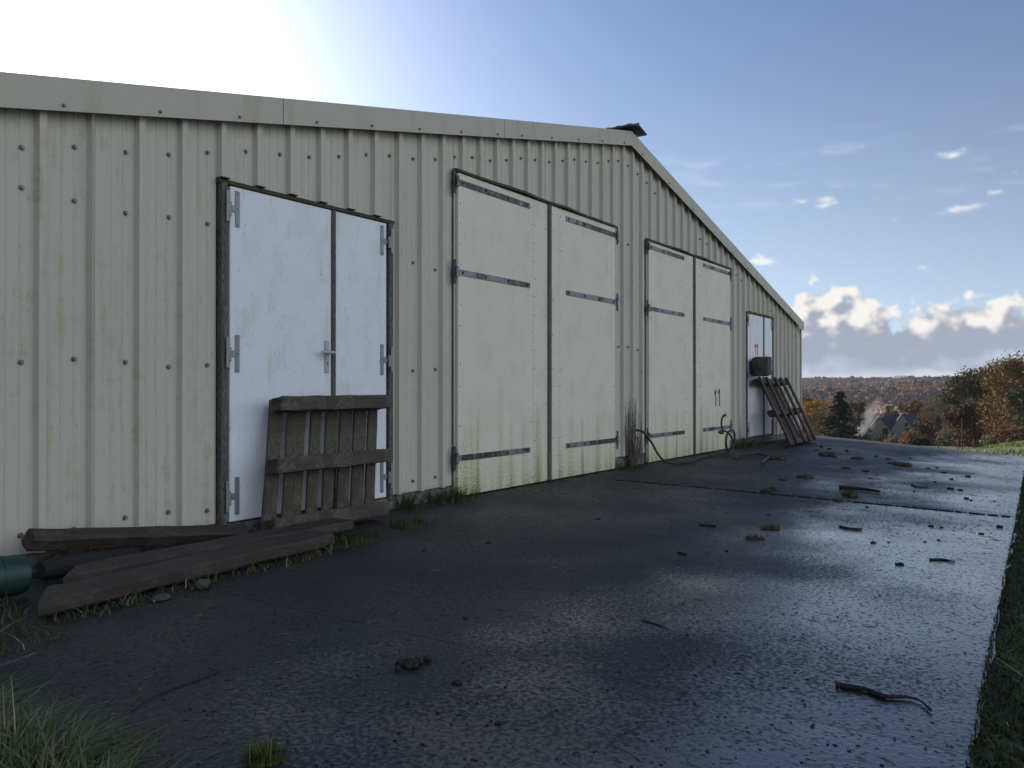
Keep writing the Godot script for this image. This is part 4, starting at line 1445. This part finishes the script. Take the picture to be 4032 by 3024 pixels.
func bush(label: String, at: Vector3, size: Vector3, n: int, ca: Color, cb: Color, sd: int, lsize := 0.25) -> void:
	var r := rnd(sd)
	var s := thing("bush", label, "bush", Transform3D(Basis(), at))
	var mb := MB.new()
	for k in 14:
		var a := r.randf() * TAU
		mb.tube([Vector3(0, -0.2, 0), Vector3(cos(a) * size.x * 0.2, size.y * 0.45, sin(a) * size.z * 0.2), Vector3(cos(a) * size.x * 0.42, size.y * r.randf_range(0.6, 0.95), sin(a) * size.z * 0.42)], [0.04, 0.025, 0.008], 4, false)
	put("stem", mb.done(), M.bark, s)
	mb = MB.new()
	var lumps := []
	for k in 16:
		var d := Vector3(r.randfn(), absf(r.randfn()), r.randfn()).normalized()
		lumps.append(Vector3(d.x * size.x * 0.36, d.y * size.y * 0.62 + size.y * 0.12, d.z * size.z * 0.36))
	for i in n:
		var c: Vector3 = lumps[r.randi() % 16]
		mb.col = ca.lerp(cb, r.randf()) * r.randf_range(0.7, 1.25)
		mb.leaf(c + Vector3(r.randfn(), r.randfn() * 0.8, r.randfn()) * size * 0.11, lsize, r, Vector3(0, 0.5, 0))
	put("foliage", mb.done(), M.leaves, s)

func gpos(x: float, z: float) -> Vector3:
	return Vector3(x, ground_y(x, z), z)

func distance() -> void:
	var dark := Color(0.035, 0.032, 0.018)
	# trees one by one, from the right edge leftwards
	broadleaf("oak_tree", "large golden brown oak at the right edge above the green bank", gpos(104.6, 0.4), 8.8, 9.6, 14000, Color(0.13, 0.08, 0.028), Color(0.24, 0.155, 0.055), 1, 0.26)
	broadleaf("oak_tree", "rust brown oak reaching past the right edge behind the golden one", gpos(112.0, 3.6), 8.6, 9.0, 9000, Color(0.13, 0.075, 0.026), Color(0.23, 0.13, 0.045), 2, 0.32)
	broadleaf("ivy_tree", "ivy covered dark green tree under the golden oak", gpos(99.0, 0.9), 5.2, 3.6, 5000, Color(0.025, 0.04, 0.012), Color(0.11, 0.12, 0.04), 3, 0.22)
	broadleaf("oak_tree", "dull olive brown oak left of the golden oak", gpos(131.0, -5.6), 10.6, 9.6, 15000, Color(0.055, 0.048, 0.018), Color(0.115, 0.10, 0.04), 4, 0.32)
	broadleaf("oak_tree", "low reddish brown tree before the olive brown oak", gpos(111.0, -4.6), 5.2, 5.6, 8000, Color(0.085, 0.045, 0.022), Color(0.16, 0.085, 0.04), 5, 0.28)
	broadleaf("bare_tree", "bare grey tree with a round crown of fine twigs right of the house", gpos(122.7, -10.2), 7.0, 6.4, 1500, Color(0.14, 0.12, 0.085), Color(0.24, 0.21, 0.15), 6, 0.16, 5)
	broadleaf("bare_tree", "thin bare tree standing behind the round bare one", gpos(137.0, -9.6), 7.6, 5.5, 1400, Color(0.11, 0.095, 0.065), Color(0.18, 0.16, 0.11), 7, 0.18, 5)
	conifer("tall dark green conifer left of the smoke", gpos(110.4, -19.6), 8.0, 8.0, Color(0.018, 0.028, 0.016), Color(0.06, 0.075, 0.04), 8, 15000)
	conifer("thin grey green conifer behind the smoke", gpos(149.0, -24.6), 8.2, 5.0, Color(0.045, 0.052, 0.026), Color(0.11, 0.11, 0.06), 9, 5000)
	broadleaf("birch_tree", "small golden yellow tree left of the tall conifer", gpos(155.0, -32.6), 8.8, 6.0, 5000, Color(0.34, 0.19, 0.03), Color(0.50, 0.32, 0.07), 10, 0.34)
	broadleaf("apple_tree", "small grey green tree near the corner of the shed", gpos(118.0, -24.4), 5.4, 5.0, 2600, Color(0.05, 0.055, 0.022), Color(0.12, 0.11, 0.055), 11, 0.22, 4)
	bush("straw brown bush below the small grey green tree", gpos(98.0, -19.4), Vector3(6.0, 2.4, 3.0), 3500, Color(0.16, 0.105, 0.05), Color(0.26, 0.18, 0.085), 12)
	bush("dark hedge bush before the left gable of the house", gpos(140.0, -19.6), Vector3(7.0, 2.6, 3.0), 3200, Color(0.05, 0.04, 0.022), Color(0.10, 0.075, 0.04), 13)
	bush("orange leaved bush right of the house", gpos(128.0, -14.2), Vector3(3.6, 2.8, 3.0), 2600, Color(0.22, 0.11, 0.035), Color(0.38, 0.21, 0.08), 14)
	bush("pale yellowing bush between the house and the orange bush", gpos(131.0, -17.0), Vector3(2.6, 2.2, 2.0), 1800, Color(0.16, 0.14, 0.06), Color(0.30, 0.26, 0.12), 15)
	bush("dark evergreen bush at the foot of the bare grey tree", gpos(122.0, -12.0), Vector3(3.4, 1.8, 2.4), 2400, Color(0.012, 0.018, 0.008), Color(0.035, 0.045, 0.018), 16)
	bush("russet bramble bush on top of the green bank", gpos(92.0, -0.2), Vector3(5.5, 2.0, 3.4), 3600, Color(0.13, 0.075, 0.035), Color(0.23, 0.14, 0.07), 17)
	bush("dark holly bush in the gap left of the bramble", gpos(117.0, -5.6), Vector3(5.0, 3.0, 4.0), 3600, Color(0.015, 0.02, 0.01), Color(0.05, 0.055, 0.025), 18)
	bush("pale leaved bush among the trees left of the golden oak", gpos(96.0, -2.2), Vector3(2.2, 1.5, 1.6), 1500, Color(0.15, 0.14, 0.07), Color(0.34, 0.32, 0.20), 19)
	# trees round the house
	var spots := [[172, -14, 8.5, 7, "reddish brown tree behind the right gable of the house"], [178, -30, 8.0, 7, "brown tree behind the left end of the house"], [188, -22, 9.0, 8, "russet tree straight behind the house chimneys"], [150, -14, 6.0, 6, "low brown tree right of the house gable"], [176, -40, 9.0, 8, "brown tree at the shed corner beyond the golden one"], [165, -4, 8.0, 8, "dark brown tree behind the bare trees"], [190, -8, 10.0, 8, "dusky tree filling the gap behind the bare trees"], [160, 4, 9.0, 8, "dark tree at the back of the oaks on the right"]]
	var i := 0
	for e in spots:
		broadleaf("autumn_tree", e[4], gpos(e[0], e[1]), e[2], e[3], 3200, Color(0.085, 0.045, 0.024) if i % 2 else Color(0.11, 0.055, 0.026), Color(0.17, 0.095, 0.05) if i < 5 else Color(0.07, 0.055, 0.035), 40 + i, 0.45, 3, "autumn trees round the house")
		i += 1
	# hedges and undergrowth that close the view under the trees
	var hedge := [[118, -3.0, 6.0, 2.8, "brown undergrowth below the olive brown oak", 0], [126, -8.6, 5.0, 2.2, "dull green undergrowth right of the bare grey tree", 1], [108, 1.6, 5.0, 2.6, "shaded brown undergrowth below the golden oak", 0], [145, -15.0, 7.0, 3.0, "brown hedge right of the house gable", 0], [133, -23.0, 7.0, 2.6, "brown hedge under the thin conifer", 0], [120, -22.0, 5.0, 2.2, "dull brown hedge beside the tall conifer's foot", 0], [92, 3.2, 4.0, 1.8, "pale brown bramble at the right edge on the bank", 2]]
	i = 0
	for e in hedge:
		bush(e[4], gpos(e[0], e[1]), Vector3(e[2], e[3], 3.0), 3000, [Color(0.07, 0.048, 0.026), Color(0.035, 0.04, 0.018), Color(0.16, 0.11, 0.05)][e[5]], [Color(0.14, 0.095, 0.05), Color(0.085, 0.09, 0.035), Color(0.26, 0.19, 0.09)][e[5]], 60 + i)
		i += 1
	house()
	# utility pole and fence posts
	var mb := MB.new()
	mb.tube([Vector3(0, -0.3, 0), Vector3(0.02, 3.6, 0)], [0.075, 0.055], 8)
	var pole := thing("utility_pole", "slim pale pole standing before the dark holly", "pole", Transform3D(Basis(), gpos(107.7, -5.7)))
	put("post", mb.done(), M.grey_wood, pole)
	mb = MB.new()
	mb.bx(Vector3(-0.08, 3.3, -0.35), Vector3(0.04, 3.38, 0.35))
	put("crossarm", mb.done(), M.grey_wood, pole)
	i = 0
	for e in [[92.1, -1.9, "fence post nearest the bramble on the bank"], [97.0, -3.7, "fence post between the pole and the bank"], [100.0, -5.4, "fence post just left of the utility pole"], [103.0, -7.6, "leftmost fence post, close to the bare grey tree"]]:
		mb = MB.new()
		mb.tube([Vector3(0, -0.2, 0), Vector3(0.02, 1.15, 0.01)], [0.06, 0.055], 7)
		tag(put("fence_post", mb.done(), M.grey_wood, self, Transform3D(Basis(), gpos(e[0], e[1]))), e[2], "fence post", "fence posts beyond the apron")
	# field grass on the bank
	var r := rnd(909)
	mb = MB.new()
	blades(mb, 12000, r, func():
		var x := r.randf_range(28, 95)
		var z := r.randf_range(-6, 6)
		return Vector3(x, ground_y(x, z) - 0.02, z), 0.10, 0.30, 0.10, Color(0.09, 0.17, 0.025), Color(0.21, 0.30, 0.06), 0.5)
	tag(put("field_grass", mb.done(), M.grass), "bright sunlit green grass on the bank beyond the apron", "grass", "", "stuff")
	forest()
	smoke()
	for e in [[1350.0, -225.0, 1, "tiny white house in the far woods, the left of two"], [1364.0, -204.0, 2, "larger white roofed house in the far woods, the right of two"]]:
		var s := thing("far_house", e[3], "house", Transform3D(Basis(Vector3.UP, 0.9), Vector3(e[0], ground_y(e[0], e[1]) + 3.0, e[1])))
		mb = MB.new()
		var k: float = 0.8 + 0.35 * e[2]
		mb.bx(Vector3(-7 * k, -4, -4 * k), Vector3(7 * k, 4 * k, 4 * k), 0.05)
		put("wall", mb.done(), M.white_wall, s)
		mb = MB.new()
		for sd in [-1.0, 1.0]:
			mb.quad(Vector3(-7.5 * k, 3.8 * k, sd * 4.6 * k), Vector3(7.5 * k, 3.8 * k, sd * 4.6 * k), Vector3(7.5 * k, 8.2 * k, 0), Vector3(-7.5 * k, 8.2 * k, 0), Vector3(0, 1, sd))
		for sd in [-1.0, 1.0]:
			mb.tri(Vector3(sd * 7.01 * k, 3.9 * k, -4.4 * k), Vector3(sd * 7.01 * k, 3.9 * k, 4.4 * k), Vector3(sd * 7.01 * k, 8.0 * k, 0), Vector3(sd, 0, 0))
		put("roof", mb.done(), M.zinc if e[2] == 2 else M.slate, s)

func gable(s: Node3D, c: Vector3, dir: Vector3, half: float, depth: float, eave: float, apex: float) -> void:
	# a wing whose gable faces dir, centred on c
	var side := Vector3.UP.cross(dir).normalized()
	var mb := MB.new()
	var f := c
	var b := c - dir * depth
	for q in [[f, dir], [b, -dir]]:
		var o: Vector3 = q[0]
		mb.quad(o - side * half - Vector3.UP * 3, o + side * half - Vector3.UP * 3, o + side * half + Vector3.UP * eave, o - side * half + Vector3.UP * eave, q[1])
		mb.tri(o - side * half + Vector3.UP * eave, o + side * half + Vector3.UP * eave, o + Vector3.UP * apex, q[1])
	for k in [-1.0, 1.0]:
		mb.quad(f + side * half * k - Vector3.UP * 3, b + side * half * k - Vector3.UP * 3, b + side * half * k + Vector3.UP * eave, f + side * half * k + Vector3.UP * eave, side * k)
	put("wall", mb.done(), M.house_stone, s)
	mb = MB.new()
	for k in [-1.0, 1.0]:
		var slope: Vector3 = (side * half * k + Vector3.UP * (eave - apex)).normalized()
		var nn: Vector3 = slope.cross(dir)
		if nn.y < 0: nn = -nn
		var len := Vector2(half, apex - eave).length() + 0.35
		var mid: Vector3 = c - dir * (depth * 0.5 - 0.02) + Vector3.UP * apex + slope * len * 0.5 + nn * 0.09
		mb.box(Transform3D(Basis(dir, slope, dir.cross(slope)), mid), Vector3(depth + 0.10, len, 0.14), 0.02)
	put("roof", mb.done(), M.slate, s)

func house() -> void:
	var g := ground_y(161.5, -22.5)
	var s := thing("stone_house", "stone house with steep slate roofs and two gables in the valley", "house")
	var view := Vector3(-0.972, 0, 0.20).normalized()  # the side that looks back up the hill
	var side := Vector3.UP.cross(view).normalized()
	var left := -side if (-side).z < 0 else side
	# left of the picture is towards -z
	var base := Vector3(163.0, -8.6, -22.6)
	gable(s, base + left * 1.6 + view * 1.6, view, 2.7, 8.0, 0.6, 4.25)
	gable(s, base - left * 2.3 + view * 0.6, view, 2.4, 8.0, 1.2, 4.75)
	# main range with its ridge across
	gable(s, base + left * 5.4 - view * 3.2, left, 2.9, 10.2, 1.6, 4.65)
	# dormer on the left slope
	var mb := MB.new()
	var o := base + left * 4.6 + view * 1.0
	mb.box(Transform3D(Basis(view, Vector3.UP, view.cross(Vector3.UP)), o + Vector3(0, 1.6, 0)), Vector3(2.6, 2.2, 1.5), 0.02)
	put("dormer", mb.done(), M.slate, s)
	mb = MB.new()
	mb.box(Transform3D(Basis(view, Vector3.UP, view.cross(Vector3.UP)), o + view * 1.31 + Vector3(0, 1.75, 0)), Vector3(0.06, 0.95, 1.25), 0.01)
	var win := put("window", mb.done(), M.window_white, s)
	mb = MB.new()
	for k in [-1.0, 1.0]:
		mb.box(Transform3D(Basis(view, Vector3.UP, view.cross(Vector3.UP)), o + view * 1.34 + Vector3(0, 1.75, 0) + left * 0.29 * k), Vector3(0.03, 0.68, 0.42), 0.005)
	put("pane", mb.done(), M.dark_glass, win)
	for q in [[0.6, 1.5, 0.85, 1.5], [-2.9, 1.9, 0.7, 0.8], [-2.9, 2.9, 0.5, 0.6]]:
		mb = MB.new()
		var d: float = 1.62 if q[0] > 0 else 0.62
		mb.box(Transform3D(Basis(view, Vector3.UP, view.cross(Vector3.UP)), base + left * q[0] + view * d + Vector3(0, q[1], 0)), Vector3(0.08, q[3], q[2]), 0.01)
		put("window", mb.done(), M.dark_glass, s)
	for q in [[1.5, 3.0, 0.36, 6.2], [0.2, 3.6, 0.3, 5.2]]:
		mb = MB.new()
		var c: Vector3 = base + left * (q[0] - 1.6) - view * q[1]
		mb.bx(c + Vector3(-q[2], 2.5, -q[2]), c + Vector3(q[2], q[3], q[2]), 0.02)
		var ch := put("chimney", mb.done(), M.brick_red, s)
		mb = MB.new()
		mb.bx(c + Vector3(-q[2] - 0.15, q[3] + 0.12, -q[2] - 0.25), c + Vector3(q[2] + 0.15, q[3] + 0.24, q[2] + 0.25), 0.02)
		mb.bx(c + Vector3(-0.1, q[3], -0.3), c + Vector3(0.1, q[3] + 0.13, -0.15), 0.01)
		mb.bx(c + Vector3(-0.1, q[3], 0.15), c + Vector3(0.1, q[3] + 0.13, 0.3), 0.01)
		put("cap", mb.done(), M.white_wall, ch)

func forest() -> void:
	var r := rnd(777)
	var meshes := []
	for k in 3:
		var mb := MB.new()
		mb.col = Color(0.62, 0.62, 0.62)
		mb.blob(Vector3(0, 0.60, 0), Vector3(0.34, 0.30, 0.34), 0.35, 70 + k, 6, 9, 1.8)
		for q in 170:
			var d := Vector3(r.randfn(), r.randfn() * 0.8 + 0.25, r.randfn()).normalized()
			var p := Vector3(0, 0.58, 0) + d * Vector3(0.44, 0.38, 0.44) * r.randf_range(0.75, 1.05) * (1.0 + 0.22 * sin(d.x * 7 + k) * cos(d.z * 6))
			var t := r.randf_range(0.88, 1.14)
			mb.col = Color(t, t, t)
			mb.leaf(p, 0.20, r, d * 1.8)
		mb.col = Color(0.4, 0.4, 0.4)
		mb.tube([Vector3(0, -0.1, 0), Vector3(0, 0.6, 0)], [0.03, 0.02], 5, false)
		meshes.append(mb.done())
	var lists := [[], [], []]
	var ns := FastNoiseLite.new()
	ns.seed = 31
	ns.frequency = 0.009
	var x := 215.0
	while x < 1750.0:
		var step := 6.2 if x < 900 else 7.5
		var z := -0.40 * x - 40.0
		while z < 0.10 * x + 30.0:
			var px := x + r.randf_range(-2.8, 2.8)
			var pz := z + r.randf_range(-2.8, 2.8)
			z += step
			if x > 760 and x < 900 and r.randf() < 0.5: continue
			if px > 330 and px < 400 and r.randf() < 0.3: continue
			var h := r.randf_range(8.0, 13.5)
			var wd := h * r.randf_range(0.75, 1.05)
			var n := ns.get_noise_2d(px, pz)
			var rust := Color(0.22, 0.11, 0.05).lerp(Color(0.34, 0.18, 0.065), clampf(n * 2.2 + r.randf() * 0.6, 0, 1))
			var brown := Color(0.13, 0.078, 0.055).lerp(Color(0.19, 0.115, 0.08), r.randf())
			var grey := Color(0.070, 0.054, 0.049).lerp(Color(0.098, 0.076, 0.068), r.randf())
			var kind := ns.get_noise_2d(px * 0.55 + 900.0, pz * 0.55) + r.randf_range(-0.12, 0.12)
			var c := grey.lerp(brown, sm(-0.30, -0.05, kind)).lerp(rust, sm(-0.05, 0.22, kind))
			if r.randf() < 0.04 or (px > 850 and px < 1050 and pz > -120 and r.randf() < 0.25):
				c = Color(0.022, 0.032, 0.018)
				wd *= 0.7
				h *= 1.2
			lists[r.randi() % 3].append([Transform3D(Basis(Vector3.UP, r.randf() * TAU) * Basis.from_scale(Vector3(wd, h, wd)), Vector3(px, ground_y(px, pz) - 0.4, pz)), c * r.randf_range(0.9, 1.12)])
		x += step
	var s := Node3D.new()
	s.name = "woodland"
	add_child(s)
	tag(s, "autumn woods covering the far side of the valley up to the ridge", "forest", "", "stuff")
	for k in 3:
		var mm := MultiMesh.new()
		mm.transform_format = MultiMesh.TRANSFORM_3D
		mm.use_colors = true
		mm.mesh = meshes[k]
		mm.instance_count = lists[k].size()
		for i in lists[k].size():
			mm.set_instance_transform(i, lists[k][i][0])
			mm.set_instance_color(i, lists[k][i][1])
		var mi := MultiMeshInstance3D.new()
		mi.name = "crowns" if k == 0 else "crowns_%03d" % k
		mi.multimesh = mm
		mi.material_override = M.leaves
		s.add_child(mi)
		mi.set_meta("kind", "stuff")

func smoke() -> void:
	var s := thing("smoke", "pale bonfire smoke drifting up before the house", "smoke")
	var r := rnd(888)
	var path := [[Vector3(138.0, -6.3, -23.2), 0.55, 2.2], [Vector3(138.2, -5.5, -23.0), 0.7, 1.3], [Vector3(138.6, -5.9, -22.0), 0.8, 0.7], [Vector3(139.0, -5.1, -21.6), 1.2, 0.45], [Vector3(139.1, -4.3, -21.4), 1.3, 0.35], [Vector3(139.3, -3.4, -21.3), 1.5, 0.28], [Vector3(139.6, -2.6, -20.9), 1.6, 0.20], [Vector3(140.0, -1.8, -20.3), 1.5, 0.12]]
	for e in path:
		for k in 3:
			var f := FogVolume.new()
			f.shape = RenderingServer.FOG_VOLUME_SHAPE_ELLIPSOID
			f.name = numbered(s, "puff")
			var m := FogMaterial.new()
			m.resource_name = "smoke"
			m.albedo = Color(0.93, 0.93, 0.94)
			m.density = e[2] * 0.34
			f.material = m
			var q: float = e[1] * r.randf_range(0.7, 1.15)
			f.size = Vector3(q, q * 1.25, q) * 1.1
			f.position = e[0] + Vector3(r.randfn(0, 0.3), r.randfn(0, 0.35), r.randfn(0, 0.35)) * e[1]
			s.add_child(f, true)
